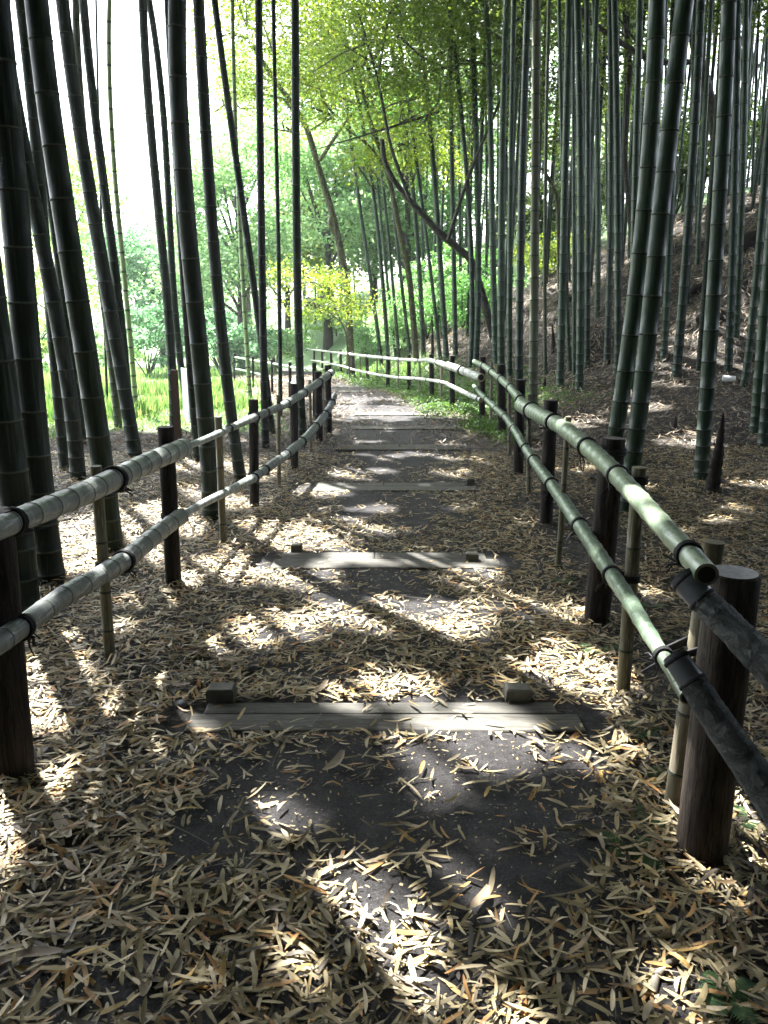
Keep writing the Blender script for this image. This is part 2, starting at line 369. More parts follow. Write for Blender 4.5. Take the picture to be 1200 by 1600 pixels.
step(651, 553, 692, 647, 'sixth step edge, dark board just before the sunlit bend of the path', False)
step(614.5, 528, 573, 612.5, 'seventh step edge, small far board on the bend beside the ground cover', False)
step(606.5, 524, 560, 604.8, 'farthest step edge, faint board where the path turns left', False)

# ------------------------------------------------------------------ bamboo culms
def node_list(H, first=.07, s0=.085, smax=.34, grow=1.16):
    z = first; out = [z]; s = s0
    while z < H: s = min(s*grow, smax*(1+random.uniform(-.06, .06))); z += s; out.append(z)
    return out
def make_culm(fn, r0, H, seg, parent, mats, origin, name='culm', s0=.085, smax=.34, fine=True):
    nodes = node_list(H, .05+random.random()*.05, s0, smax); pts = []; rad = []; ml = []
    def rr(h): return r0*(1.0-.55*(h/16.0)**1.2)*(1+.12*math.exp(-h/.15))
    last = 0; pts.append(fn(-.08)); rad.append(rr(0)*1.03); ml.append(0)
    for h in nodes:
        r = rr(h); d = .006 if fine else .01
        hv = (last+h)/2; pts.append(fn(hv)); rad.append(rr(hv)*.985); ml.append(0)
        pts.append(fn(h-d*2.0)); rad.append(r*.99); ml.append(2)
        pts.append(fn(h-d)); rad.append(r*1.0); ml.append(2 if fine else 1)
        pts.append(fn(h-d*.7)); rad.append(r*1.045); ml.append(1)
        pts.append(fn(h+d*.5)); rad.append(r*1.03); ml.append(1)
        pts.append(fn(h+d)); rad.append(r*.985); ml.append(0)
        last = h
    m = MB(); m.tube(pts, rad, seg, mats=ml[:len(pts)-1]+[0], caps=False)
    return m.build(name, mats, parent, origin)
def culm_px(pts, w, label, mat='culm_r', group='bamboo culms standing beside the path', H=13.5, y=None, seg=None, dmax=.078, leaf=True):
    if y is None: B = G(*pts[0])
    else:
        B = atY(pts[0][0], pts[0][1], y); B[2] = float(gz(B[0], B[1]))
    r = min(w*depth(B)/F/2, dmax)
    P = np.array([atY(px, py, B[1]) for px, py in pts[1:]])
    zz = np.concatenate([[B[2]], P[:, 2]]); xx = np.concatenate([[B[0]], P[:, 0]])
    wt = np.ones(len(zz)); wt[0] = 4; wt[-1] = 2
    deg = min(3 if len(zz) >= 5 else 2, len(zz)-1)
    co = np.polyfit(zz-B[2], xx, deg, w=wt); zt = P[:, 2].max()-B[2]; sl_ = np.polyval(np.polyder(co), zt)
    ly = random.uniform(-.02, .02)
    def fn(h):
        if h <= zt: x = np.polyval(co, max(h, -.02))
        else:
            e = h-zt; x = np.polyval(co, zt)+sl_*e*math.exp(-e/12)
        return np.array([x, B[1]+ly*h*0, B[2]+h])
    B[0] = np.polyval(co, 0)
    t = empty('bamboo', B, label, 'bamboo', group)
    far = depth(B) > 13
    make_culm(fn, r, H, seg or (20 if not far else 10), t, [M[mat], M['ring'], M['groove']], B, s0=.10 if mat != 'culm_l' else .12, smax=.30, fine=not far)
    return t
LEFTG = 'bamboo culms left of the path'; RG = 'bamboo culms right of the path'; MG = 'slender bamboo culms by the bend'
L_ = [
 ([(80,907),(62,767),(48,600),(29,400),(5,130),(-8,0)], 43, 'thickest dark bamboo culm at the left edge, its base standing in sunlit litter'),
 ([(38,963),(18,733),(2,600),(-25,400),(-60,100)], 48, 'dark bamboo culm leaning out of the left edge, closest to the left fence'),
 ([(122,750),(108,600),(89,500),(68,400),(39,247),(15,100),(-2,0)], 23, 'dark leaning culm crossing behind the thickest left edge culm'),
 ([(102,735),(88,600),(76,450),(66,320),(53,200),(42,100),(32,0)], 17, 'slim culm with pale rings just right of the left edge culm at the top'),
 ([(133,693),(125,620),(107,530),(92,420),(83,367),(75,267),(62,167),(50,100),(42,0)], 12, 'thin culm squeezed against the left side of a broad dark culm'),
 ([(175,860),(160,730),(134,550),(98,317),(70,120),(57,0)], 34, 'broad dark culm whose base shows below the left fence top rail'),
 ([(211,713),(205,657),(187,560),(160,433),(136,270),(117,143),(97,0)], 21, 'dark culm leaning left with its base just above the thick left rail'),
 ([(202,684),(198,600),(187,480),(176,400),(160,283),(148,160),(130,0)], 14, 'slim dark culm rising right behind the leaning culm above the thick rail'),
 ([(309,720),(302,640),(295,530),(283,400),(276,250),(268,100),(262,0)], 12, 'slim culm hidden close behind a thick upright culm near the white board'),
 ([(330,810),(324,673),(311,540),(298,400),(294,397),(289,293),(280,143),(277,0)], 27, 'thick upright culm standing behind the dry stake of the left fence'),
 ([(376,750),(360,633),(348,533),(337,433),(328,310),(320,167),(310,0)], 18, 'dark culm with its foot between the third left stake and the second round post'),
 ([(425,678),(412,560),(398,450),(388,393),(375,300),(362,200),(351,110),(335,0)], 11, 'strongly slanting slim culm crossing left of two upright culms'),
 ([(415,700),(412,560),(408,333),(406,167),(404,0)], 12, 'upright slim culm next to the second round post of the left fence'),
 ([(438,650),(437,500),(434,333),(430,150),(427,0)], 7, 'very thin upright culm between two darker upright culms left of the path'),
 ([(473,682),(468,567),(464,400),(462,200),(461,0)], 13, 'straight dark culm nearest the path on its left, behind the rail ends'),
]
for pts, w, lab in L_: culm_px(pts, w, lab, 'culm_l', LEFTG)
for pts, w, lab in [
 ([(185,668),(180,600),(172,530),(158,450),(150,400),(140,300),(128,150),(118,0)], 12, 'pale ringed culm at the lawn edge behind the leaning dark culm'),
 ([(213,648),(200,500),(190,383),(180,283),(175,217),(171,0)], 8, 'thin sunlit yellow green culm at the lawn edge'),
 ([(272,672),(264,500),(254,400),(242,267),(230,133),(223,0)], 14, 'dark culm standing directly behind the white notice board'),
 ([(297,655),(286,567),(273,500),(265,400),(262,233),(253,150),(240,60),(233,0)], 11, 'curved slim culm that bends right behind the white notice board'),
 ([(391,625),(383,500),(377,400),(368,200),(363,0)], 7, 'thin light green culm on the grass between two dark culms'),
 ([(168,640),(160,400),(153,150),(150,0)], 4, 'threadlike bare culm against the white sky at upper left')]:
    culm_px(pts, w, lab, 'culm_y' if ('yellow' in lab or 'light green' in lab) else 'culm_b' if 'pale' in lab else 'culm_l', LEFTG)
for pts, w, lab in [
 ([(597,577),(585,480),(573,400),(560,300),(547,213),(537,117),(530,0)], 6.5, 'leftmost slanting slender culm over the far right fence'),
 ([(608,588),(600,480),(593,397),(587,317),(577,250),(560,167),(543,83),(523,0)], 7, 'slender culm second from left by the bend, its top farthest left'),
 ([(619,560),(610,470),(600,397),(590,300),(580,200),(567,100),(550,0)], 5, 'very thin slanting culm third from left by the bend'),
 ([(624,565),(617,480),(609,397),(600,300),(590,220),(578,130)], 5.5, 'slender culm that vanishes into the maple leaves, fourth by the bend'),
 ([(641,556),(632,480),(622,397),(612,300),(603,220)], 6, 'slanting slender culm just left of the curving upright one at the bend'),
 ([(662,560),(657,470),(655,400),(652,367),(643,283),(633,217),(627,160),(617,100),(607,43),(593,0)], 8, 'slender culm curving to the left at its top above the far right fence'),
 ([(688,560),(678,470),(670,397),(658,317),(647,217),(630,110),(615,0)], 6, 'thin slanting culm beside the dark shoot behind the far fence'),
 ([(698,562),(692,480),(687,397),(682,317),(675,233),(667,150),(657,67),(648,0)], 9, 'slanting culm behind the post where the far rail thickens'),
 ([(712,560),(709,397),(705,200),(702,0)], 8, 'upright slender culm behind the last far fence post'),
 ([(735,575),(737,520),(740,470),(735,397),(728,283),(722,183),(712,83),(700,0)], 8, 'culm with a bowed foot where the two right fences meet'),
 ([(743,572),(747,397),(745,233),(740,117),(737,0)], 12, 'stouter upright culm where the two right fences meet'),
 ([(775,572),(770,397),(768,267),(765,133),(760,0)], 10, 'dark upright culm behind the first tie of the right rail'),
 ([(783,592),(783,397),(785,267),(787,133),(792,0)], 12, 'upright culm with many pale rings behind the right fence start'),
 ([(796,600),(797,397),(799,200),(803,0)], 9, 'slim culm just right of the pale ringed one'),
 ([(811,642),(812,400),(820,200),(825,0)], 12, 'culm left of a brownish one, behind the third right post')]:
    culm_px(pts, w, lab, 'culm_r', MG)
for pts, w, lab in [
 ([(833,650),(834,560),(835,400),(837,200),(838,0)], 14, 'brownish upright culm behind the right fence near its third post'),
 ([(875,607),(879,400),(886,200),(889,0)], 12, 'upright culm standing left of a pair on the flat litter, right of the small shoot'),
 ([(890,583),(888,400),(873,200),(874,0)], 7, 'thin culm slanting left behind the upright one beside the small shoot'),
 ([(905,612),(907,400),(907,200),(902,0)], 12, 'upright culm with a dark foot nearest in front of the bank'),
 ([(897,592),(896,400),(897,200),(895,0)], 6, 'thin culm tucked left behind the one nearest in front of the bank'),
 ([(917,573),(920,400),(917,200),(917,0)], 9, 'slim culm right of the one nearest in front of the bank'),
 ([(933,494),(935,400),(933,200),(928,0)], 9, 'slim culm rooted on the lower slope of the bank left of the thick pair'),
 ([(948,570),(953,400),(955,200),(953,0)], 10, 'left one of two upright culms just left of the thick leaning pair'),
 ([(965,582),(965,400),(965,200),(960,0)], 11, 'right one of two upright culms just left of the thick leaning pair'),
 ([(986,615),(990,397),(995,200),(1000,0)], 11, 'ringed culm hidden behind the foot of the thick leaning pair'),
 ([(1037,563),(1045,400),(1053,200),(1060,0)], 11, 'slim culm directly right of the thick leaning pair'),
 ([(1057,586),(1072,400),(1085,200),(1095,0)], 14, 'culm slanting right between the thick pair and the one by the tall shoot'),
 ([(1092,577),(1105,400),(1115,250),(1125,100),(1131,0)], 9, 'slim culm showing left beside the culm by the tall shoot'),
 ([(1138,579),(1143,400),(1151,200),(1152,0)], 12, 'upright culm on the foot of the bank behind the white can'),
 ([(1163,603),(1175,500),(1186,400),(1197,250),(1210,100)], 12, 'slanting culm right of the white can'),
 ([(1150,525),(1157,350),(1163,200),(1165,0)], 10, 'slim culm rooted on the bank near the right edge'),
 ([(1180,677),(1190,550),(1197,450),(1215,250)], 17, 'thick culm at the right edge, left of the two there'),
 ([(1193,699),(1205,550),(1222,350)], 18, 'outermost thick culm cut by the right edge'),
 ([(1170,290),(1177,200),(1190,90),(1198,0)], 8, 'culm rooted high on the sunlit crest of the bank'),
 ([(852,585),(850,400),(855,200),(858,0)], 6, 'thin far culm between the brownish culm and the small shoot'),
 ([(1010,520),(1020,300),(1030,120),(1040,0)], 8, 'far culm glimpsed between the thick leaning pair')]:
    culm_px(pts, w, lab, 'culm_b' if 'brownish' in lab else 'culm_r', RG)
for pts, w, lab in [
 ([(943,790),(959,683),(976,583),(990,500),(1001,400),(1015,200),(1027,0)], 25, 'left one of the thick leaning pair, rising behind a round fence post'),
 ([(977,800),(989,723),(1005,583),(1026,400),(1046,200),(1070,0)], 27, 'right one of the thick leaning pair, its foot behind the dry stake'),
 ([(1095,752),(1107,583),(1118,400),(1131,200),(1139,0)], 22, 'thick upright culm beside the tall black bamboo shoot')]:
    culm_px(pts, w, lab, 'culm_r', RG)

# distant thicket: shared meshes, copied
protos = []
for k in range(5):
    bend = random.uniform(-.02, .02); c2 = random.uniform(-.004, .004)
    t = empty('bamboo', (0, 0, 0), 'x', 'bamboo', 'distant bamboo in the thicket')
    make_culm(lambda h: np.array([bend*h+c2*h*h, 0, h]), .052, 12.5, 8, t, [M['culm_r'], M['ring'], M['groove']], (0, 0, 0), s0=.12, smax=.3, fine=False)
    n = 420; h = rng.uniform(7.5, 13.2, n); a = rng.uniform(0, 2*math.pi, n); rad = rng.uniform(.1, 1.5, n)*np.clip((14-h)/5, .3, 1)
    P = np.stack([bend*h+c2*h*h+np.cos(a)*rad, np.sin(a)*rad, h-rad*.25], -1)
    d = rng.normal(size=(n, 3)); d[:, 2] = -abs(d[:, 2])*.6; d /= np.linalg.norm(d, axis=1)[:, None]
    s = np.cross(d, rng.normal(size=(n, 3))); s /= np.linalg.norm(s, axis=1)[:, None]
    ln = rng.uniform(.16, .3, n)[:, None]; wd = ln*.17
    Vv = np.stack([P, P+d*ln*.45+s*wd, P+d*ln, P+d*ln*.45-s*wd], 1).reshape(-1, 3)
    npmesh('crown', Vv, np.arange(n*4), 4, M['bleaf'], parent=t)
    protos.append(t)
spots = []; tries = 0
while len(spots) < 240 and tries < 40000:
    tries += 1
    y = 15+29*random.random()**.7; x = (random.uniform(-.1, .62) if random.random() < .6 else random.uniform(.14, .56))*y
    if x < toe_x(y)+(.5 if y < 24 else 1.2): continue
    if y < 19 and x < 3.5: continue
    if any((x-a)**2+(y-b)**2 < .75**2 for a, b, _ in spots): continue
    if abs(x/y) < .02 and y > 26: continue
    spots.append((x, y, 0))
for i, (x, y, _) in enumerate(spots):
    src = protos[i % 5]
    r = src if i < 5 else src.copy()
    if i >= 5:
        C.objects.link(r)
        for ch in src.children:
            c = ch.copy(); C.objects.link(c); c.parent = r
    r.location = (x, y, float(gz(x, y))-.05); r.rotation_euler = (random.uniform(-.04, .04), random.uniform(-.05, .05)+(.03 if x > 5 else 0), random.uniform(0, 6.28))
    s = random.uniform(.75, 1.25); r.scale = (s, s, random.uniform(.95, 1.1))
    if x > 4: r['label'] = 'slender far bamboo standing among many on the leaf covered bank'; r['group'] = 'distant bamboo on the bank'
    else: r['label'] = 'slender far bamboo standing in the thicket beyond the bend of the path'; r['group'] = 'distant bamboo beyond the bend'

# ------------------------------------------------------------------ fences
class Line:
    """fence line on the ground; points of the photo are put on the vertical surface over it"""
    def __init__(s, P): s.P = [np.array(p[:2], float) for p in P]
    def at(s, px, py, off=0.0):
        r = ray(px, py); best = None; P = s.P; n_ = len(P)-1
        for i in range(n_):
            a, b = P[i].copy(), P[i+1].copy(); d = b-a; n = np.array([-d[1], d[0]])/np.linalg.norm(d)
            a = a+n*off
            Mx = np.array([[r[0], -d[0]], [r[1], -d[1]]])
            if abs(np.linalg.det(Mx)) < 1e-9: continue
            t, u = np.linalg.solve(Mx, a)
            if t <= .3: continue
            viol = max(0, -u if i else 0, u-1 if i < n_-1 else 0)*np.linalg.norm(d)
            key = (round(viol/.12), t)
            if best is None or key < best[0]: best = (key, t)
        if best is None: print('no hit', px, py); return None
        return CAM+r*best[1]
SUP = []
def post(parent, bx, by, tx, ty, w, origin, name='post', mat='post', top='posttop', seg=16, taper=1.0, jit=.02):
    B = G(bx, by); T = atY(tx, ty, B[1]); r = w*depth(B)/F/2
    m = MB(); n = 9; pts = []; rad = []
    for i in range(n):
        t = i/(n-1); pts.append(B*(1-t)+T*t+np.array([0, 0, -.12*(1-t)])); rad.append(r*(1+(1-taper)*(1-t))*(1+random.uniform(-jit, jit)))
    top_p = pts[-1]; d = (pts[-1]-pts[-2]); d /= np.linalg.norm(d)
    pts.append(top_p+d*r*.10); rad.append(r*.9)
    m.tube(pts, rad, seg, caps=True, capmat=1, mat=0)
    SUP.append((B, T, r)); m.build(name, [M[mat], M[top]], parent, origin); return B, T
def stake(parent, bx, by, tx, ty, w, origin):
    B = G(bx, by); T = atY(tx, ty, B[1]); r = w*depth(B)/F/2; Lh = np.linalg.norm(T-B)
    SUP.append((B, T, r)); pts = []; rad = []; ml = []; hs = [0]; h = .1+random.random()*.1
    while h < Lh-.03: hs.append(h); h += random.uniform(.17, .24)
    def f(h): return B+(T-B)*(h/Lh)
    pts.append(f(-.1)); rad.append(r); ml.append(0)
    for h in hs[1:]:
        for dh, k, mm in ((-.008, 1, 0), (-.003, 1.06, 1), (.003, 1.05, 2), (.006, .98, 0)):
            pts.append(f(h+dh)); rad.append(r*k); ml.append(mm)
    pts.append(f(Lh)); rad.append(r); ml.append(0)
    m = MB(); m.tube(pts, rad, 14, mats=ml, caps=True, capmat=3); m.build('stake', [M['stake'], M['ring'], M['groove'], M['rail_end']], parent, origin)
def bamboo_rail(parent, P, R, origin, mat, spacing=.21, seg=16, hollow_shade=True, far=False):
    P = [np.array(p) for p in P]; cum = [0]
    for i in range(1, len(P)): cum.append(cum[-1]+np.linalg.norm(P[i]-P[i-1]))
    Lh = cum[-1]; A = np.array(P)
    # smooth resample
    def f(s): return np.array([np.interp(s, cum, A[:, k]) for k in range(3)])
    def fs(s):
        e = min(.12, Lh/8); return (f(max(0, min(Lh, s-e)))+2*f(s)+f(max(0, min(Lh, s+e))))/4 if e < s < Lh-e else f(s)
    def rr(s): return float(np.interp(s, cum, R))
    pts = [fs(0)]; rad = [rr(0)]; ml = [0]; s = random.uniform(.05, .15)
    while s < Lh-.03:
        r = rr(s)
        pts.append(fs(max(.01, s-min(s, spacing)*.45))); rad.append(rr(s)*.975); ml.append(0)
        for dh, k, mm in ((-.006, .99, 1), (-.002, 1.0, 1), (.0, 1.045, 0), (.007, 1.03, 0), (.014, .99, 0)):
            pts.append(fs(s+dh)); rad.append(r*k); ml.append(mm)
        s += spacing*random.uniform(.85, 1.15)
    pts.append(fs(Lh)); rad.append(rr(Lh)); ml.append(0)
    # keep order
    dd = [0]
    m = MB(); m.tube(pts, rad, seg, mats=ml, caps=True, capmat=2)
    if hollow_shade:
        for (i, j) in ((0, 1), (-1, -2)):
            e = pts[i]; d = e-pts[j]; d /= np.linalg.norm(d)
            m.tube([e-d*.002, e+d*.0015], [rad[i]*.72]*2, seg, mat=3, capmat=3)  # dark disc on the closed end, painted shade of the opening
    m.build('rail', [M[mat], M['rail_ring'], M['rail_end_tan' if mat == 'rail_far' else 'rail_end'], M['hollow_shade']], parent, origin)
def tie(parent, c, axis, r, origin, big=True, toward=None):
    """black cord wound twice round a rail, with a knot and loose ends"""
    c = np.array(c); t = np.array(axis, float); t /= np.linalg.norm(t)
    a = np.cross(t, [0, 0, 1.]); a /= np.linalg.norm(a); b = np.cross(a, t); m = MB()
    cr = max(.0048, r*.15) if big else max(.006, r*.2)
    for k in range(3 if big else 1):
        o = (k-1)*cr*1.7 if big else 0
        pts = [c+t*(o+cr*math.sin(q*2+k)*.5)+(r+cr*.6)*(math.cos(q)*a+math.sin(q)*b) for q in np.linspace(0, 2*math.pi, 17)]
        m.tube(pts, cr, 6, caps=False)
    if big:      # lashing round the post or stake the rail is tied to
        for (B, T, rs) in SUP:
            u = (c[2]-B[2])/(T[2]-B[2])
            if not 0 < u < 1.06: continue
            ax = B+(T-B)*min(u, .985); dv = ax-c; dv[2] = 0; dd = np.linalg.norm(dv)
            if dd > r+rs+.13 or dd < 1e-4: continue
            dv /= dd; sd = np.array([-dv[1], dv[0], 0])
            for k in range(3):
                zo = np.array([0, 0, (k-1)*cr*1.9]); cc = ax+zo; R2 = rs+cr*.8
                loop = [c+zo*.6-dv*r*.2+sd*r*1.02, cc-dv*R2*.2+sd*R2]+[cc+R2*(math.cos(q)*dv+math.sin(q)*sd) for q in np.linspace(math.pi*.42, -math.pi*.42, 9)]+[cc-dv*R2*.2-sd*R2, c+zo*.6-dv*r*.2-sd*r*1.02]
                m.tube(loop, cr, 6)
    kn = c+b*-(r+cr)*.8+a*r*.6
    m.tube([kn-t*cr*2, kn, kn+t*cr*2], [cr*.8, cr*2.2, cr*.8], 7)
    if big:
        for s in range(random.choice((3, 4))):
            d = t*random.uniform(-1, 1)+a*random.uniform(-.2, 1)+np.array([0, 0, random.uniform(-1.2, .1)])
            d /= np.linalg.norm(d); l = random.uniform(.04, .085); s2 = rng.normal(size=3)*.008
            m.tube([kn, kn+d*l*.5+s2+np.array([0, 0, .008]), kn+d*l], [cr*.7, cr*.55, cr*.4], 5)
    m.build('rope_tie', M['rope'], parent, origin)
def rail_on(line, parent, spec, origin, mat, off, big=True, spacing=.21, ties=(), hollow_shade=True):
    P = []; R = []
    for (px, py, w) in spec:
        p = line.at(px, py, off)
        if p is None: continue
        P.append(p); R.append(w*depth(p)/F/2)
    bamboo_rail(parent, P, R, origin, mat, spacing, hollow_shade=hollow_shade)
    for tx in ties:
        k = [i for i in range(len(spec)-1) if min(spec[i][0], spec[i+1][0]) <= tx <= max(spec[i][0], spec[i+1][0])]
        if not k: continue
        i = k[0]; u = (tx-spec[i][0])/(spec[i+1][0]-spec[i][0])
        c = P[i]*(1-u)+P[i+1]*u; tie(parent, c, P[i+1]-P[i], R[i]*(1-u)+R[i+1]*u, origin, big)
    return P, R

# --- left fence
Lp = [(24, 1213, -12, 800, 56), (271, 913, 259, 668, 24.5), (397, 792, 396, 625, 15), (460, 733, 459, 600, 12.5), (499, 690, 497, 581, 12), (514, 679, 512, 571, 10)]
bases = [G(p[0], p[1]) for p in Lp]
o = bases[1]; lf = empty('bamboo_fence', o, 'left fence of weathered bamboo rails on dark round posts', 'fence')
for p in Lp: post(lf, *p, o)
stake(lf, 172, 1028, 150, 728, 17, o); stake(lf, 349, 848, 341, 651, 11, o); stake(lf, 436, 762, 435, 617, 6.5, o); stake(lf, 486, 706, 484, 594, 5, o); stake(lf, 507, 684, 505, 590, 4, o)
ll = Line([bases[0]+(bases[0]-bases[1])*.6]+bases[:])
OFFL = -.075   # to the path side
rail_on(ll, lf, [(-60, 850, 40), (0, 823, 39), (60, 800, 38), (120, 776, 37), (180, 748, 35), (230, 723, 32), (286, 700, 30)], o, 'rail_l', OFFL, ties=(18, 178), spacing=.16)
rail_on(ll, lf, [(283, 701, 10), (320, 687, 10.5), (358, 670, 11), (400, 651, 12)], o, 'rail_l', OFFL, ties=(292, 358, 399), spacing=.14)
rail_on(ll, lf, [(398, 652, 12), (440, 635, 12), (470, 617, 12), (500, 596, 11.5), (518, 582, 11)], o, 'rail_l', OFFL*.8, ties=(414, 447, 474, 498, 512), spacing=.13)
rail_on(ll, lf, [(-50, 1035, 40), (0, 1003, 37), (40, 975, 35), (100, 930, 33), (160, 898, 31), (200, 872, 30), (240, 838, 28), (283, 806, 25)], o, 'rail_l', OFFL, ties=(32, 192), spacing=.17)
rail_on(ll, lf, [(280, 808, 12), (320, 785, 12.5), (360, 766, 13), (400, 745, 14)], o, 'rail_l', OFFL, ties=(286, 396), spacing=.15)
rail_on(ll, lf, [(399, 745, 14), (445, 712, 14), (480, 683, 13.5), (505, 652, 12), (517, 634, 10), (523, 618, 9)], o, 'rail_l', OFFL*.8, ties=(412, 447, 470, 492, 508, 519), spacing=.13)

# --- left fence beyond the bend
o = G(492, 645); lf2 = empty('bamboo_fence', o, 'far left fence on the inside of the bend, running left towards the lawn', 'fence')
fp = [(492, 655, 491, 567, 7), (470, 640, 470, 575, 5), (453, 628, 453, 566, 5), (425, 617, 425, 562, 4), (395, 607, 395, 557, 3.6), (366, 600, 366, 552, 3.2)]
fb = [G(p[0], p[1]) for p in fp]
for p in fp: post(lf2, *p, o, seg=8)
ll2 = Line(fb)
rail_on(ll2, lf2, [(492, 577, 4.5), (470, 577, 4), (453, 573, 4), (425, 568, 3.5), (395, 563, 3), (366, 558, 3)], o, 'rail_l', -.05, False, .3, (480, 453, 425), False)
rail_on(ll2, lf2, [(492, 610, 4.5), (470, 603, 4), (453, 597, 4), (425, 590, 3.5), (395, 582, 3), (366, 576, 3)], o, 'rail_l', -.05, False, .3, (480, 453, 425), False)

# --- right fence
Rp = [(931, 973, 958, 686, 36), (853, 817, 861, 626, 20.5), (810, 741, 813, 594, 16), (785, 686, 783, 570, 13), (753, 656, 754, 558, 9.5)]
bases = [G(p[0], p[1]) for p in Rp]; o = bases[0]
rf = empty('bamboo_fence', o, 'right fence of green bamboo rails tied with black cord', 'fence')
for i, p in enumerate(Rp): post(rf, *p, o, taper=.88 if i == 0 else 1)
end = G(1052, 1262); end2 = G(972, 1085)
stake(rf, 1052, 1262, 1115, 846, 31, o); stake(rf, 973, 1085, 999, 730, 21, o); stake(rf, 872, 888, 888, 651, 9, o)
stake(rf, 826, 772, 827, 616, 7.5, o); stake(rf, 796, 715, 796, 588, 6, o); stake(rf, 767, 668, 768, 567, 4.5, o)
rl = Line([end+(end-bases[0])*.6, end-np.array([.03, 0, 0]), bases[0]]+bases[1:]+[G(741, 642)])
OFFR = -.07
def RR(spec, ties, sp=.17, off=None): return rail_on(rl, rf, spec, o, 'rail_r', OFFR if off is None else off, ties=ties, spacing=sp)
# find the side that faces the path
pa = rl.at(930, 710, .07); pb = rl.at(930, 710, -.07)
OFFR = .07 if pa[0] < pb[0] else -.07
RR([(741, 565, 7), (757, 572, 9), (778, 588, 10), (795, 603, 12), (810, 620, 13), (817, 632, 14)], (756, 769, 784, 798, 813), .12)
RR([(815, 633, 23), (850, 652, 24), (878, 666, 24.5), (905, 688, 26), (940, 718, 28), (975, 754, 30), (1010, 793, 32), (1050, 838, 34), (1078, 868, 36), (1104, 898, 38)], (833, 867, 919, 966, 1076), .17)
RR([(740, 603, 6), (758, 622, 8), (775, 638, 10), (793, 655, 11), (808, 678, 12), (818, 696, 12.5)], (745, 760, 776, 790, 803), .12)
RR([(816, 692, 13), (835, 721, 16), (862, 757, 19), (885, 790, 21), (910, 828, 23), (935, 866, 25), (962, 907, 26), (985, 940, 26), (1005, 975, 26), (1022, 1003, 25), (1045, 1038, 24), (1074, 1090, 24)], (822, 834, 862, 906, 957, 1037), .16)
# --- moulded log fence
o = G(1094, 1335); cf = empty('log_fence', o, 'moulded log style fence with a stout post at the lower right corner', 'fence')
PB, PT = post(cf, 1094, 1335, 1146, 897, 74, o, mat='fauxpost', top='faux_top', seg=28, taper=.97, jit=.012)
def lograil(spec, y0):
    P = []; R = []
    for (px, py, w, y) in spec: p = atY(px, py, y); P.append(p); R.append(w*depth(p)/F/2)
    m = MB(); m.tube(P[:3], R[:3], 20, caps=True, capmat=0); m.build('smooth_end', M['fauxcap'], cf, o)
    pts = []; rad = []
    for i in range(len(P)-3):
        a, b = P[i+2], P[i+3]
        for k in range(14):
            t = k/14; pts.append(a*(1-t)+b*t); rad.append((R[i+2]*(1-t)+R[i+3]*t)*(1.02+random.uniform(-.03, .03)))
    pts.append(P[-1]); rad.append(R[-1])
    m = MB(); m.tube(pts, rad, 24, jit=.035); m.build('rail', M['fauxrail'], cf, o)
    for j in (1, 2):
        ax = P[2]-P[1]; m = MB(); ax = ax/np.linalg.norm(ax); c = P[j] if j == 1 else P[2]; c = P[0]+ax*.012 if j == 1 else c
        m.tube([c-ax*.006, c-ax*.003, c+ax*.003, c+ax*.006], [R[j]*1.0, R[j]*1.07, R[j]*1.07, R[j]*1.0], 24, caps=False); m.build('band', M['rope'], cf, o)
yb = PB[1]-.12
lograil([(1065, 902, 42, yb+.02), (1080, 918, 43, yb-.005), (1098, 937, 45, yb-.03), (1140, 978, 48, yb-.10), (1200, 1040, 53, yb-.20), (1290, 1135, 60, yb-.34), (1500, 1370, 75, yb-.6)], 0)
lograil([(1053, 1024, 38, yb+.02), (1066, 1043, 41, yb-.005), (1082, 1066, 43, yb-.03), (1125, 1132, 48, yb-.10), (1200, 1240, 55, yb-.22), (1290, 1375, 64, yb-.36), (1440, 1600, 78, yb-.55)], 0)

# --- far right fence
fr = [(707, 643, 706, 556, 9), (675, 622, 674, 554, 8), (639, 608, 639, 555, 6.5), (606, 611, 606, 554, 6), (575, 601, 573, 556, 5.5), (553, 595, 551, 550, 5.5), (533, 586, 532, 547, 4.5), (518, 580, 517, 547, 4), (504, 577, 503, 546, 3.5), (491, 574, 491, 545, 3), (480, 572, 480, 545, 3)]
# the base pixels of the farthest posts are hidden; put them on the fence line by distance
fd = [14.0, 16.2, 18.2, 20.2, 22.6, 25, 28, 30.5, 33, 35.5, 38]
o = G(707, 643); ff = empty('bamboo_fence', o, 'far right fence with pale sunlit rails curving along the green bank', 'fence')
FB = []
for (bx, by, tx, ty, w), d in zip(fr, fd):
    p = atY(bx, by, d); zb = min(p[2], 0); T = atY(tx, ty, d); r = w*depth(T)/F/2; B = np.array([p[0], d, float(gz(p[0], d))-.1]); FB.append(p)
    m = MB(); m.tube([B, (B+T)/2, T, T+np.array([0, 0, r*.15])], [r, r, r, r*.85], 10, capmat=1); m.build('post', [M['post'], M['posttop']], ff, o)
for bx, by, ty, d in ((690, 632, 563, 15.1), (656, 615, 560, 17.2), (622, 600, 560, 19.2), (589, 603, 560, 21.4), (563, 590, 556, 23.8), (542, 584, 553, 26.5)):
    T = atY(bx, ty, d); B = np.array([T[0], d, float(gz(T[0], d))-.1]); m = MB(); m.tube([B, (B+T)/2, T], .022, 8); m.build('stake', M['stake'], ff, o)
fl = Line([atY(756, 640, 12.6)]+FB)
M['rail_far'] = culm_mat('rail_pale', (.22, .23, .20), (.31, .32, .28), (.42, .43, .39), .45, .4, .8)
def FR(spec, ties, hollow_shade=False, off=-.0): rail_on(fl, ff, spec, o, 'rail_far', off, False, .3, ties, hollow_shade)
t1 = fl.at(700, 580, .06); t2 = fl.at(700, 580, -.06); OF = .07 if t1[0] < t2[0] else -.07
FR([(752, 590, 13), (725, 580, 12.5), (700, 571, 12)], (722,), True, OF)
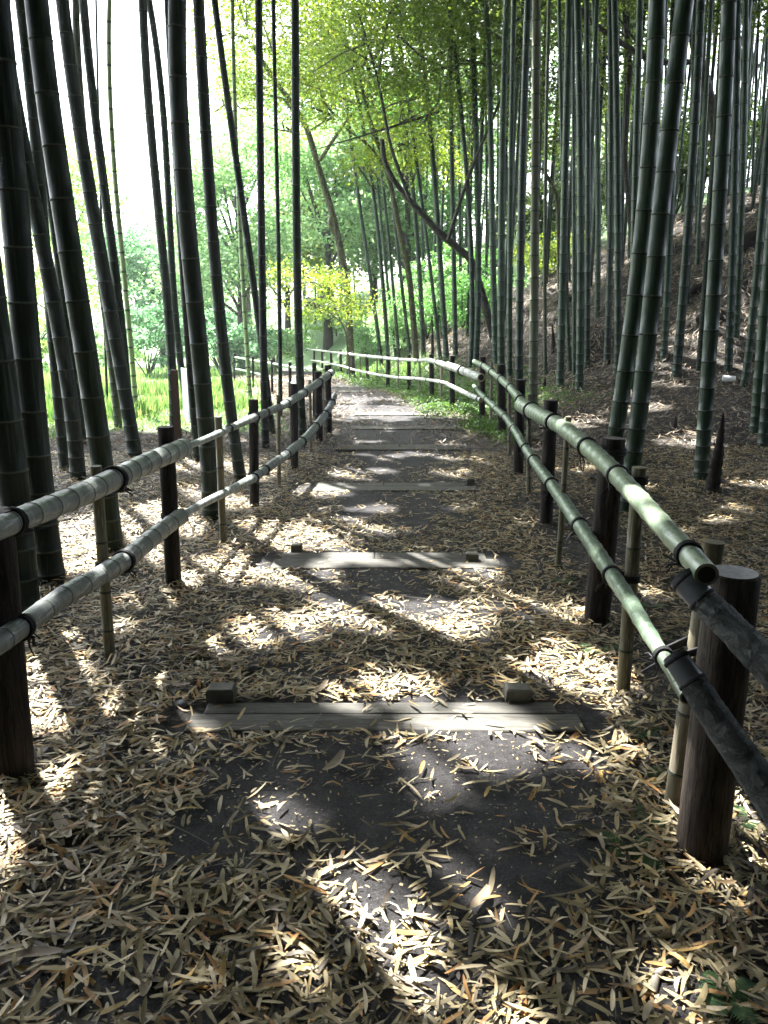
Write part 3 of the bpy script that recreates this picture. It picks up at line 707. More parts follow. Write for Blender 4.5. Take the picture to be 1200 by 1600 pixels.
FR([(701, 572, 8.5), (685, 566.5, 8), (668, 562, 7.5)], (684,), False, OF)
FR([(670, 562, 5), (652, 563, 5), (632, 562, 5), (613, 560.5, 5), (590, 558, 5), (567, 556, 4.6), (545, 553, 3.8), (533, 552, 3.4), (510, 549, 3), (495, 547, 2.6), (480, 545, 2.4)], (655, 625, 600, 575), False, OF)
FR([(752, 625, 8), (725, 613, 7.6), (699, 600, 7)], (748,), False, OF)
FR([(700, 599, 5), (680, 595, 5), (653, 591.5, 5), (620, 590, 5), (600, 587, 4.6), (587, 585, 4.4), (567, 581, 4), (550, 577, 3.6), (538, 573, 3.2), (527, 570.5, 3), (510, 567, 2.8), (495, 564, 2.5), (480, 562, 2.3)], (690, 668, 650, 625, 600, 575), False, OF)

# ------------------------------------------------------------------ bamboo shoots, can, notice board, sticks
def shoot(bx, by, tx, ty, w, label):
    B = G(bx, by); T = atY(tx, ty, B[1]); r = w*depth(B)/F/2; m = MB(); Hh = np.linalg.norm(T-B); n = 16; k = 26
    pts = []; rad = []
    for i in range(k+1):
        t = i/k; c = B*(1-t)+T*t+np.array([math.sin(t*2.2)*r*.25, 0, -.03*(1-t)]); sheath = (t*8) % 1
        pts.append(c); rad.append(max(.001, r*(1-t)**.62*(1+.15*math.exp(-t*9))*(1.10-.24*sheath)))
    m.tube(pts, rad, 12, jit=.05)
    ob = m.build('bamboo_shoot', M['shoot'], None, B); tag(ob, label, 'bamboo shoot', 'dark bamboo shoots in the litter')
    # pointed sheath tips standing off the shoot
    tm = MB()
    for i in range(9):
        t = .12+.09*i; a = random.uniform(0, 6.28); c = B*(1-t)+T*t; rr = r*(1-t)**.62
        d = np.array([math.cos(a), math.sin(a), 0]); s = np.array([-d[1], d[0], 0])
        tm.add([c+d*rr*.95+s*rr*.35, c+d*rr*.95-s*rr*.35, c+d*rr*1.25+np.array([0, 0, Hh*.07])], [(0, 1, 2)], 0, False)
    tm.build('sheath_tip', M['shoot'], ob, B)
shoot(1112, 768, 1128, 643, 24, 'tall pointed black bamboo shoot beside a thick culm')
shoot(1054, 673, 1055, 649, 9, 'short black bamboo shoot on bare litter left of the tall one')
shoot(849, 609, 851, 588, 8, 'small black bamboo shoot behind the right fence')
shoot(865, 550, 862, 505, 8, 'thin dark shoot on the foot of the bank between slim culms')
shoot(676, 560, 674, 492, 6, 'narrow black shoot behind the far fence among slender culms')
p = G(1138, 597); m = MB(); c0 = p+np.array([-.10, 0, .06]); c1 = p+np.array([.08, -.06, .05])
m.tube([c0, c0*.95+c1*.05, c1*.95+c0*.05, c1], [.035, .045, .045, .04], 16, capmat=1)
tag(m.build('can', [M['white'], M['stone']], None, p), 'white can lying in the litter at the foot of the bank', 'can')
# notice board, seen almost edge-on
p = G(279, 690); T = atY(277, 578, p[1]); t = empty('notice_board', p, 'wooden post carrying a thin white board, standing on the left among the culms', 'sign')
r = 12*depth(p)/F/2; h = T[2]-p[2]
m = MB(); m.box((p[0], p[1], p[2]+h/2-.05), r*1.7, r*1.7, h+.1, .2, 0, .006); m.build('post', M['signpost'], t, p)
m = MB(); ang = math.atan2(p[1], p[0])+.16
m.box((p[0]+.085, p[1]+.22, p[2]+h*.64), .5, .025, h*.72, ang, 0, .004); m.build('panel', M['white'], t, p)
def twig(pxs, w, label, name='stick', mat='stick', lift=.02):
    P = [G(a, b) for a, b in pxs]; 
    for i, q in enumerate(P): q[2] += lift*(1+math.sin(i*1.3)*.4)
    r = w*depth(P[0])/F/2; m = MB(); m.tube(P, [r*(1-.35*i/len(P)) for i in range(len(P))], 9, jit=.08)
    tag(m.build(name, M[mat], None, P[0]), label, 'stick')
twig([(1018, 1562), (1024, 1538), (1040, 1518), (1060, 1507), (1073, 1504)], 15, 'short curved grey stick in the litter at the bottom right', lift=.014)
twig([(980, 1590), (1010, 1592), (1040, 1600), (1065, 1608)], 12, 'grey stick lying at the bottom edge below the curved one', lift=.01)
twig([(112, 1012), (125, 1003), (137, 1006), (139, 1018)], 9, 'dark hooked root end behind the left fence stake', mat='post')
twig([(468, 716), (480, 722), (497, 727), (512, 730)], 2.6, 'thin dark twig beside the left edge of the path near the fence', mat='post')
for (px, py, s, lab) in [(420, 945, .02, 'small grey stone on the path before the second step'), (322, 1192, .018, 'small grey pebble beside the left end of the nearest step'),
                    (395, 1050, .022, 'bluish stone in the litter left of the path'), (283, 1105, .02, 'pale stone left of the near left peg'),
                    (925, 748, .035, 'dark stone in the litter beyond the right rail'), (940, 835, .03, 'dark stone near the first right round post')]:
    p = G(px, py); m = MB(); pts = []; rad = []
    for i in range(7): a = math.pi*i/6; pts.append((p[0]-math.cos(a)*s*1.4, p[1]+random.uniform(-.003, .003), p[2]+s*.4)); rad.append(max(.002, s*math.sin(a)))
    m.tube(pts, rad, 9, jit=.15); tag(m.build('stone', M['stone'], None, p), lab, 'stone', 'small stones')

for i, (pp, w, lab) in enumerate([([(1010, 602), (1060, 596), (1120, 590)], 3, 'thin fallen cane lying across the flat litter behind the thick leaning pair'), ([(1130, 470), (1165, 440), (1200, 425)], 4, 'fallen cane slanting up the bank near the right edge'),
        ([(850, 470), (890, 455), (925, 452)], 3, 'fallen cane on the bank behind the brownish culm'), ([(1085, 350), (1120, 330), (1160, 322)], 3.5, 'broken cane near the crest behind the culm by the tall shoot'),
        ([(1150, 745), (1180, 738), (1210, 735)], 5, 'dry cane piece lying in litter at the right edge')]):
    twig(pp, w, lab, 'fallen_cane')
for i, (px, py, sx, sy, lab) in enumerate([(1110, 500, .5, .35, 'dark clod of roots and earth on the bank right of the thick leaning pair'), (1180, 380, .7, .5, 'large dark earth clod high on the bank at the right'), (1090, 455, .45, .3, 'dark earth lump above the roots on the bank'),
        (900, 470, .5, .3, 'earth lump on the bank behind the upright culms'), (1125, 788, .10, .07, 'small clod at the foot of the tall black shoot'), (1195, 560, .4, .25, 'dark lump at the foot of the bank by the right edge')]):
    p = G(px, py); n_ = 260; u = rng.normal(size=(n_, 3)); u /= np.linalg.norm(u, axis=1)[:, None]
    m = MB(); pts = []; rad = []
    for k in range(9): a_ = math.pi*k/8; pts.append((p[0]-math.cos(a_)*sx*.5, p[1]+random.uniform(-.03, .03)*sx, p[2]+random.uniform(-.1, .1)*sy)); rad.append(max(.01, sy*.5*math.sin(a_)*random.uniform(.75, 1.1)))
    m.tube(pts, rad, 14, jit=.22); tag(m.build('earth_clod', M['shoot'], None, p), lab, 'clod', 'dark earth clods on the right')
# ------------------------------------------------------------------ leaf litter
STEPY = [G(600, yy)[1] for yy in (1150, 893, 770, 706, 673)]
bare = [(.10, 2.35, .62, .36), (.30, 1.98, .30, .36), (-.10, 2.0, .22, .25), (.0, 2.55, .72, .22), (.35, 2.5, .42, .30), (-.45, 2.2, .18, .35),
        (0.0, 4.7, .42, .38), (-.25, 4.3, .26, .12), (.25, 4.2, .20, .28), (-.36, 3.72, .2, .12), (.1, 4.95, .62, .18), (.05, 6.7, .48, .8), (.25, 6.1, .22, .3), (.05, 8.8, .62, .95), (.1, 10.8, .68, .9), (.1, 12.8, .75, .9), (0, 14.6, 1.0, .8), (-.4, 17, 1.0, 1.6), (-.9, 20, 1.1, 2)]
def bare_amt(x, y):
    v = np.zeros_like(x)
    nn = (vnoise(x, y, .30, 43)-.5)*.55+(vnoise(x, y, .13, 41)-.5)*.8+(vnoise(x, y, .05, 42)-.5)*.4
    for (cx, cy, rx, ry) in bare:
        dd = np.sqrt(((x-cx)/rx)**2+((y-cy)/ry)**2); v = np.maximum(v, sst(1.08, .72, dd+nn))
    return v
def scatter(y0, y1, dens, kx=.52, mx=.7):
    A = (y1-y0)*(2*(kx*y1+mx)); n = int(A*dens)
    y = rng.uniform(y0, y1, n); x = rng.uniform(-1, 1, n)*(kx*y1+mx); k = np.abs(x) < kx*y+mx
    return x[k], y[k]
def on_board(x, y):
    m = np.zeros(len(x), bool)
    for py0, py1 in ((1150, 1104), (893, 868), (770, 757)):
        a = G(600, py0)[1]; b = G(600, py1)[1]; m |= (y > a-.015) & (y < b+.015) & (x > -.85) & (x < .85)
    return m
def leaves_mesh(name, x, y, ln, mat, detailed=True, tilt=.22, lift=.03, origin=None):
    n = len(x); a = rng.uniform(0, 2*math.pi, n); z = gz(x, y)+.008+rng.random(n)**1.6*lift
    eps = .05; gx = (gz(x+eps, y)-gz(x-eps, y))/(2*eps); gy = (gz(x, y+eps)-gz(x, y-eps))/(2*eps)
    ca, sa = np.cos(a), np.sin(a); dz = ca*gx+sa*gy+rng.normal(0, tilt, n)
    d = np.stack([ca, sa, dz], -1); d /= np.linalg.norm(d, axis=1)[:, None]
    roll = rng.normal(0, tilt*1.6, n); sz = (-sa*gx+ca*gy)+roll
    s = np.stack([-sa, ca, sz], -1); s /= np.linalg.norm(s, axis=1)[:, None]
    nn = np.cross(d, s); nn *= np.sign(nn[:, 2])[:, None]
    P = np.stack([x, y, z+np.abs(dz)*ln*.25], -1); ln = ln[:, None]; wd = ln**.5*.30*rng.uniform(.038, .088, n)[:, None]
    if not detailed:
        Vv = np.stack([P-d*ln/2, P-d*ln*.05+s*wd*1.1, P+d*ln/2, P-d*ln*.05-s*wd*1.1], 1)
        return npmesh(name, Vv.reshape(-1, 3), np.arange(n*4), 4, mat, origin=origin)
    cur = np.where(rng.random(n) < .15, rng.normal(0, .22, n), rng.normal(.0, .06, n))[:, None]*ln; fold = rng.uniform(-.15, .35, n)[:, None]; bend = rng.normal(0, .035, n)[:, None]*ln
    st = [(-.5, .16), (-.34, .78), (-.05, 1.0), (.24, .92), (.43, .5), (.5, .0)]
    rows = []
    for (t, w) in st:
        c = P+d*ln*t+nn*cur*(4*t*t-.3)*-1+s*bend*(4*t*t)
        if w == 0: rows.append(c[:, None, :])
        else: rows.append(np.stack([c-s*wd*w+nn*fold*wd*w, c, c+s*wd*w+nn*fold*wd*w], 1))
    Vv = np.concatenate(rows, 1); k = Vv.shape[1]; F3 = []
    for r in range(4):
        b0 = r*3; b1 = b0+3
        for c in (0, 1): F3 += [b0+c, b0+c+1, b1+c+1, b0+c, b1+c+1, b1+c]
    F3 += [12, 13, 15, 13, 14, 15]; F3 = np.array(F3)
    loops = (np.arange(n)[:, None]*k+F3[None, :]).ravel()
    return npmesh(name, Vv.reshape(-1, 3), loops, 3, mat, origin=origin)
X1 = []; Y1 = []; L1 = []
for (y0, y1, dens) in ((.9, 2.4, 2700), (2.4, 4, 2400), (4, 6.5, 2000), (6.5, 9.5, 1300)):
    x, y = scatter(y0, y1, dens); bb = bare_amt(x, y)
    clump = sst(.25, .6, vnoise(x, y, .22, 51)+.25*(1-sst(.8, 1.2, np.abs(x))))
    keep = rng.random(len(x)) > np.clip(bb*(.965-.33*sst(.45, .75, vnoise(x, y, .14, 44)))+(1-bb)*(1-clump)*.35, 0, 1); keep &= ~(on_board(x, y) & (rng.random(len(x)) > .06))
    dk = sst(.95, 1.25, x)*sst(2.1, 1.6, x)*sst(8, 6, y)*sst(.25, .55, vnoise(x, y, .3, 45))*.9; keep &= rng.random(len(x)) > dk      # soil shows along the right fence
    x, y = x[keep], y[keep]; X1.append(x); Y1.append(y); L1.append(rng.choice([1, .8, .55, .35], len(x), p=[.45, .3, .15, .10])*rng.uniform(.056, .106, len(x))*(1-.18*sst(2.5, 5, y)))
for (y0, y1, dens) in ((.9, 3, 1100), (3, 5.5, 700)):       # crumbs and broken bits on the bare soil
    x, y = scatter(y0, y1, dens); k = ~on_board(x, y); x, y = x[k], y[k]; X1.append(x); Y1.append(y); L1.append(rng.uniform(.005, .017, len(x)))
lit = leaves_mesh('leaf_litter', np.concatenate(X1), np.concatenate(Y1), np.concatenate(L1), M['litter'], True, .13, .034)
tag(lit, kind='stuff'); tag(lit, 'dry fallen bamboo leaves strewn thickly over the ground and thinly over the path', 'leaf litter')
def litter_bits(name, n, lo_, hi_, wm, mat, lift, label):
    y = rng.uniform(1.0, 9, n); x = rng.uniform(-1, 1, n)*(.52*y+.6); k = ~on_board(x, y) & (rng.random(n) > bare_amt(x, y)*.75); x, y = x[k], y[k]; n = len(x)
    a_ = rng.uniform(0, 6.28, n); ln = rng.uniform(lo_, hi_, n); V = []; segs = 7
    d = np.stack([np.cos(a_), np.sin(a_)], -1); sd = np.stack([-np.sin(a_), np.cos(a_)], -1); bend = rng.normal(0, .12, n); roll = rng.uniform(.2, 1.0, n)
    z0 = gz(x, y)+.012+rng.random(n)*lift
    for j in range(segs):
        u = j/(segs-1)-.5; w = wm*ln*(math.cos(u*2.6)**.7); c = np.stack([x, y], -1)+d*(ln*u)[:, None]+sd*(bend*ln*u*u*2)[:, None]; zc = z0+roll*ln*.12*(4*u*u)*(wm > .05)
        for sg, dz in ((-1, 1), (0, 0), (1, 1)): V.append(np.concatenate([c+sd*(w*sg)[:, None], (zc+dz*w*roll*.7)[:, None]], 1))
    V = np.stack(V, 1); F4 = []
    for j in range(segs-1):
        for c in (0, 1): F4 += [j*3+c, j*3+c+1, j*3+4+c, j*3+3+c]
    ob = npmesh(name, V.reshape(-1, 3), (np.arange(n)[:, None]*segs*3+np.array(F4)[None, :]).ravel(), 4, mat); tag(ob, label, 'litter', kind='stuff')
litter_bits('fallen_twigs', 1100, .08, .30, .008, M['stick'], .03, 'thin broken twigs scattered through the fallen leaves')
litter_bits('fallen_sheaths', 420, .06, .15, .13, M['litter_brown'], .02, 'curled brown bamboo sheaths scattered through the fallen leaves')
X1 = []; Y1 = []; L1 = []
for (y0, y1, dens, sc) in ((9.5, 14, 300, 1.1), (14, 20, 270, 1.4), (20, 27, 150, 1.8)):
    x, y = scatter(y0, y1, dens, .5); bb = bare_amt(x, y); ga = grass_amt(x, y)
    keep = (rng.random(len(x)) > bb*.93) & (rng.random(len(x)) > ga*.95)
    x, y = x[keep], y[keep]; X1.append(x); Y1.append(y); L1.append(rng.uniform(.07, .125, len(x))*sc)
lit2 = leaves_mesh('leaf_litter', np.concatenate(X1), np.concatenate(Y1), np.concatenate(L1), M['litter_brown'], False, .35, .06)
tag(lit2, 'duller brown leaf litter covering the far ground and the bank', 'leaf litter', kind='stuff')

# ------------------------------------------------------------------ foliage helpers
def leaf_cloud(P, size, mat, name, parent=None, origin=None, droop=0.0, asp=.33, flat=0.0):
    n = len(P); d = rng.normal(size=(n, 3)); d[:, 2] = d[:, 2]*(1-flat)-droop; d /= np.linalg.norm(d, axis=1)[:, None]
    s = np.cross(d, rng.normal(size=(n, 3))); s /= np.linalg.norm(s, axis=1)[:, None]
    if flat: s[:, 2] *= (1-flat)
    ln = (size*rng.uniform(.6, 1.35, n))[:, None]; wd = ln*asp
    Vv = np.stack([P-d*ln*.5, P+s*wd, P+d*ln*.5, P-s*wd], 1).reshape(-1, 3)
    return npmesh(name, Vv, np.arange(n*4), 4, mat, parent=parent, origin=origin)
def clumps(cs, n, sub=.35, k=9):
    """cs: list of (centre, rx, ry, rz); returns n points gathered in many small clumps inside the ellipsoids"""
    out = []; tot = sum(c[1]*c[2]*c[3] for c in cs)**1.0
    for (c, rx, ry, rz) in cs:
        m = max(20, int(n*rx*ry*rz/tot)); nc = max(4, m//(k*6))
        u = rng.normal(size=(nc, 3)); u /= np.linalg.norm(u, axis=1)[:, None]; u *= rng.uniform(.35, 1.0, nc)[:, None]**.6
        cc = np.array(c)+u*np.array([rx, ry, rz]); pick = rng.integers(0, nc, m)
        out.append(cc[pick]+rng.normal(0, sub, (m, 3))*np.array([1, 1, .45]))
    return np.concatenate(out)
def limb(m, P, r0, r1, seg=9, jit=.06):
    P = np.array(P, float); k = max(8, len(P)*4); s = np.linspace(0, len(P)-1, k)
    Q = np.stack([np.interp(s, range(len(P)), P[:, i]) for i in range(3)], -1)
    Q[1:-1] = (Q[:-2]+2*Q[1:-1]+Q[2:])/4
    m.tube(Q, [r0+(r1-r0)*i/(k-1) for i in range(k)], seg, jit=jit)
def tree_px(trunk, w0, w1, limbs, crown, n, size, label, y, bark='bark', leaf='maple', name='maple_tree', yt=None, sub=.3, group=None):
    """trunk: photo points; y: distance at the foot, yt: at the top; crown: (px,py,y,rx,ry,rz)"""
    yt = yt or y; k = len(trunk); P = [atY(a, b, y+(yt-y)*i/(k-1)) for i, (a, b) in enumerate(trunk)]
    P[0][2] = min(P[0][2], float(gz(P[0][0], P[0][1])))-.1; o = np.array(P[0])
    t = empty(name, o, label, 'tree', group); m = MB(); r0 = w0*y/F/2; r1 = w1*yt/F/2
    limb(m, P, r0, r1, 12)
    m.build('trunk', M[bark], t, o)
    for (pp, a, b, yy, y2) in limbs:
        Q = [atY(px, py, yy+(y2-yy)*i/(len(pp)-1)) for i, (px, py) in enumerate(pp)]; lm = MB(); limb(lm, Q, a*yy/F/2, b*y2/F/2, 8); lm.build('branch', M[bark], t, o)
    cs = [(atY(px, py, yy), rx, ry, rz) for (px, py, yy, rx, ry, rz) in crown]
    for (c, rx, ry, rz) in cs:       # thin branches inside the crown
        for _ in range(4):
            a = c+rng.normal(size=3)*np.array([rx, ry, rz])*.15; b = c+rng.normal(size=3)*np.array([rx, ry, rz])*.55
            tw = MB(); tw.tube([a, (a+b)/2+rng.normal(size=3)*.12, b], [.035, .022, .01], 5); tw.build('branch', M[bark], t, o)
    leaf_cloud(clumps(cs, n, sub), size, M[leaf], 'crown', t, o, flat=.35); return t
tree_px([(549, 525), (543, 450), (530, 380), (520, 335), (500, 270), (480, 200), (455, 160), (425, 120), (395, 70)], 12, 6,
        [([(470, 190), (445, 155), (415, 148), (360, 143)], 6, 2, 26, 25), ([(500, 250), (540, 190), (600, 120)], 6, 2, 25.5, 24), ([(528, 370), (516, 350), (520, 330)], 12, 7, 26.5, 26.2)],
        [(400, 60, 24, 2.2, 2, 1.8), (470, 40, 25, 2.4, 2, 1.6), (560, 150, 24, 1.8, 1.6, 1.0), (500, 110, 26, 1.9, 1.6, .9), (360, 150, 25, 1.4, 1.4, .6), (600, 200, 25, 1.2, 1.2, .6), (420, -60, 25, 2.5, 2, 1.5), (450, 200, 27, .8, .8, .4)],
        36000, .085, 'mossy maple with a bent trunk rising beside the far end of the path', 27, 'bark_moss', 'maple', yt=25)
tree_px([(775, 445), (740, 408), (712, 385), (685, 362), (660, 335), (635, 308), (612, 278), (600, 250), (597, 217)], 12, 7,
        [([(640, 312), (610, 230), (590, 120), (560, 20)], 6, 3, 20, 19.5), ([(700, 375), (730, 280), (780, 160), (820, 60)], 6, 3, 20.5, 19)],
        [(620, 60, 20, 1.8, 1.6, 1.3), (700, 90, 20.5, 1.9, 1.6, 1.1), (790, 70, 20, 1.6, 1.5, 1.1), (660, 170, 20.5, 1.4, 1.4, .7), (760, 180, 22, 1.5, 1.4, .8), (850, 120, 21, 1.4, 1.4, .9), (560, 100, 20, 1.1, 1, .6), (700, -50, 20, 2.4, 2, 1.2)],
        34000, .08, 'dark tree whose bare trunk slants down to the right behind the slender culms', 21, 'bark', 'maple_d', yt=20)
tree_px([(653, 480), (640, 430), (626, 370), (614, 305), (598, 245), (575, 180), (555, 90)], 10, 5,
        [([(606, 270), (580, 230), (540, 200)], 5, 2, 23, 22.5)],
        [(560, 60, 22.5, 1.5, 1.4, .9), (630, 230, 23, 1.3, 1.2, .5), (520, 180, 22.5, .9, .9, .5), (570, 260, 23, .9, .9, .4), (690, 260, 24, 1.2, 1.1, .5), (600, 0, 22, 1.8, 1.6, 1)],
        16000, .085, 'tree with a steep mossy trunk standing between the bent maple and the slanting tree', 24, 'bark_moss', 'maple', yt=22.5)
tree_px([(1118, 285), (1120, 230), (1113, 170), (1098, 110), (1080, 50), (1065, -30)], 17, 13,
        [([(1092, 95), (1050, 100), (1010, 92), (960, 60), (912, 25), (903, -10)], 8, 7, 19.2, 18.6), ([(1010, 90), (990, 60), (940, -10)], 4, 2, 18.9, 18.5)],
        [(900, -10, 19, 1.2, 1.2, .6), (960, 90, 21, 1.1, 1.1, .5), (1180, 10, 22, 1.3, 1.2, .6), (1040, -60, 19, 2, 2, .6)],
        9000, .10, 'dark curved tree on the bank with a long limb reaching left', 19.5, 'bark', 'maple_d')
tree_px([(992, 410), (984, 330), (976, 250), (980, 170), (985, 100), (975, 20), (970, -60)], 9, 6, [], [(985, 40, 23, 1.0, 1, .8), (940, 150, 24, 1.2, 1.2, .5), (1000, -40, 23, 1.5, 1.4, .8)],
        6000, .10, 'dark crooked trunk half hidden behind the thick leaning pair of culms', 21, 'bark', 'maple_d')
tree_px([(880, 345), (872, 310), (858, 280), (846, 262)], 7, 5, [], [(850, 220, 24, .8, .8, .4)], 1500, .10, 'short leaning broken trunk on the bank between upright culms', 23, 'bark_moss', 'maple_d')
# sapling near the bend
tree_px([(547, 548), (541, 520), (530, 497), (520, 470), (505, 445)], 3, 1.2, [([(535, 505), (505, 480), (485, 470)], 1.6, .8, 24, 24)], [(505, 450, 24, .9, .9, .45), (490, 475, 24, .8, .8, .3), (545, 480, 25, .9, .9, .4), (470, 430, 25, .9, .8, .4)],
        3600, .09, 'thin slanting sapling with pale yellow green leaves by the far end of the path', 24.5, 'bark_moss', 'maple', name='sapling')
# upper foliage screen between trees: tall background trees
def tree_w(x, y, h, r, n, size, leaf, label, name='broadleaf_tree', group='trees beyond the lawn', lean=.0, low=.25, sub=.5):
    z = float(gz(x, y)); o = np.array([x, y, z]); t = empty(name, o, label, 'tree', group); m = MB()
    top = o+np.array([lean*h, 0, h*.8]); limb(m, [o-np.array([0, 0, .2]), o+np.array([lean*h*.3+.1, 0, h*.35]), top], .02*h+.04, .03, 9)
    cs = []
    for k in range(9):
        a = rng.uniform(0, 6.28); hh = rng.uniform(low, .92)*h; rr = r*.62*math.sin(math.pi*(hh/h*.72+.2))
        c = o+np.array([math.cos(a)*rr+lean*hh, math.sin(a)*rr, hh]); cs.append((c, r*.42, r*.42, r*.30))
        limb(m, [o+np.array([lean*hh*.6, 0, hh*.6]), (o+c)/2+np.array([0, 0, hh*.3]), c], .02+.006*h, .012, 6)
    m.build('trunk', M['bark'], t, o)
    leaf_cloud(clumps(cs, n, sub), size, M[leaf], 'crown', t, o, flat=.3); return t
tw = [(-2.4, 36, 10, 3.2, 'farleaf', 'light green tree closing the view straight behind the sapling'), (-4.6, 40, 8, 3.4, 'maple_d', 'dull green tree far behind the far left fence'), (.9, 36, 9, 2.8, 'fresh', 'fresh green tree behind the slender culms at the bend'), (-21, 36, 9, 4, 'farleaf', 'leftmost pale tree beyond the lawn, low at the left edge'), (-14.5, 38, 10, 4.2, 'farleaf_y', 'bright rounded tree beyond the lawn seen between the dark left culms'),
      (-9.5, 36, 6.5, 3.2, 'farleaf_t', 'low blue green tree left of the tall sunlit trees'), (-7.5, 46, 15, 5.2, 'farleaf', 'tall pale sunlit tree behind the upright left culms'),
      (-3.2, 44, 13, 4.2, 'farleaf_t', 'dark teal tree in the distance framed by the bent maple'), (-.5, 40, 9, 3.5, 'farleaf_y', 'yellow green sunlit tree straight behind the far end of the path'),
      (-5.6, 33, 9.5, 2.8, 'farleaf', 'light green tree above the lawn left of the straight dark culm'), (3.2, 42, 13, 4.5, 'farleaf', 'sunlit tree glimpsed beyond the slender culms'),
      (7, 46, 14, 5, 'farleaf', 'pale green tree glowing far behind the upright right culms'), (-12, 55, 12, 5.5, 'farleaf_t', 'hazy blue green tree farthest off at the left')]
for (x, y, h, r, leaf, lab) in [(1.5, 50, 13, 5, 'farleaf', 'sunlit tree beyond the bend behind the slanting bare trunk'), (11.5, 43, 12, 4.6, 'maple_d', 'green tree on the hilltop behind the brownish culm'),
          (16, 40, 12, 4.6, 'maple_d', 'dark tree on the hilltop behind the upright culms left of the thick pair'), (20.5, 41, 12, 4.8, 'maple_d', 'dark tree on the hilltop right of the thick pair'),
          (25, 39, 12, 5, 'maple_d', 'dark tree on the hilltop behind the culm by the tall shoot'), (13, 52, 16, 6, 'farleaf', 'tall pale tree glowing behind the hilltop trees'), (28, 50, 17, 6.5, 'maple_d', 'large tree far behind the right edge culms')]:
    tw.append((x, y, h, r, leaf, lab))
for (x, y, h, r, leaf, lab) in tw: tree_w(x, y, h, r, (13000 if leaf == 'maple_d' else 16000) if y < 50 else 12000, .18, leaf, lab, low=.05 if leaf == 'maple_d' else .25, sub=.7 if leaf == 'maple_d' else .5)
# shrubs
def shrub(px, py, y, r, h, n, size, leaf, label, name='shrub', group='shrubs'):
    p = atY(px, py, y); z = float(gz(p[0], y)); o = np.array([p[0], y, z]); t = empty(name, o, label, 'shrub', group); m = MB()
    for k in range(7):
        a = rng.uniform(0, 6.28); e = o+np.array([math.cos(a)*r*.6, math.sin(a)*r*.6, h*rng.uniform(.6, .95)]); limb(m, [o, (o+e)/2+np.array([0, 0, h*.1]), e], .025, .008, 5)
    m.build('stem', M['bark'], t, o)
    cs = [(o+np.array([rng.normal(0, r*.4), rng.normal(0, r*.4), h*rng.uniform(.3, .8)]), r*.5, r*.5, h*.28) for _ in range(6)]
    leaf_cloud(clumps(cs, n, .14), size, M[leaf], 'foliage', t, o, flat=.2)
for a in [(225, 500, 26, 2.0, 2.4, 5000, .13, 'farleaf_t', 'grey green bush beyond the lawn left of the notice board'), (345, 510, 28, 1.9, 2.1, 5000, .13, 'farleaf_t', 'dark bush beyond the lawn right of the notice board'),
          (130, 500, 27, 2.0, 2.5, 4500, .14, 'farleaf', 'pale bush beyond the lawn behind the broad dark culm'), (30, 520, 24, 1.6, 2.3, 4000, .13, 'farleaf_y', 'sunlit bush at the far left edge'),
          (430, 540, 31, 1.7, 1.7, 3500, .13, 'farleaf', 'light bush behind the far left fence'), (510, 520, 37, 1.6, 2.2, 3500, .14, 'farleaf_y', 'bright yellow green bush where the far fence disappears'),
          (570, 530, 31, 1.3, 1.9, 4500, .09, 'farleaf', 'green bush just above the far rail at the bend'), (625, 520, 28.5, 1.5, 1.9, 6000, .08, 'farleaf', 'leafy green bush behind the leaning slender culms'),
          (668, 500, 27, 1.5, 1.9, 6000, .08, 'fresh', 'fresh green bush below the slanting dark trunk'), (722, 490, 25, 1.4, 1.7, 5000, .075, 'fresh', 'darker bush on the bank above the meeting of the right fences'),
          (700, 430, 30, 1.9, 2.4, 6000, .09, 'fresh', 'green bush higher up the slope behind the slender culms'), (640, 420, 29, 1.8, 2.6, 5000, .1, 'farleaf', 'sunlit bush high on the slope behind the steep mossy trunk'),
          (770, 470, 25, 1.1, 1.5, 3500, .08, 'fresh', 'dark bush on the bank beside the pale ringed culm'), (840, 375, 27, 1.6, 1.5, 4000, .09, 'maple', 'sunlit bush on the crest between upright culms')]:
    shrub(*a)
for i, (x, y, r, h, lab) in enumerate([(9, 27, 1.8, 2.4, 'dark bush on the crest left of the thick leaning pair'), (12.5, 26, 1.8, 2.2, 'dark bush on the crest directly right of the thick leaning pair'), (16, 28, 2.2, 2.8, 'dark bush on the crest near the right edge of the bank'),
        (6, 31, 2.0, 2.6, 'dark bush on the crest behind the upright culms'), (20, 32, 2.6, 3.2, 'large dark bush on the crest at the right edge'), (12, 34, 2.6, 3.2, 'large dark bush behind the crest bushes'), (16.5, 36, 2.8, 3.4, 'large dark bush behind the crest, further right'), (8, 37, 2.6, 3.2, 'broad bush behind the crest at its left end')]):
    X_ = 600+x/y*F*1.03; shrub(X_, 500, y, r, h, 6000, .13, 'bleaf', lab)
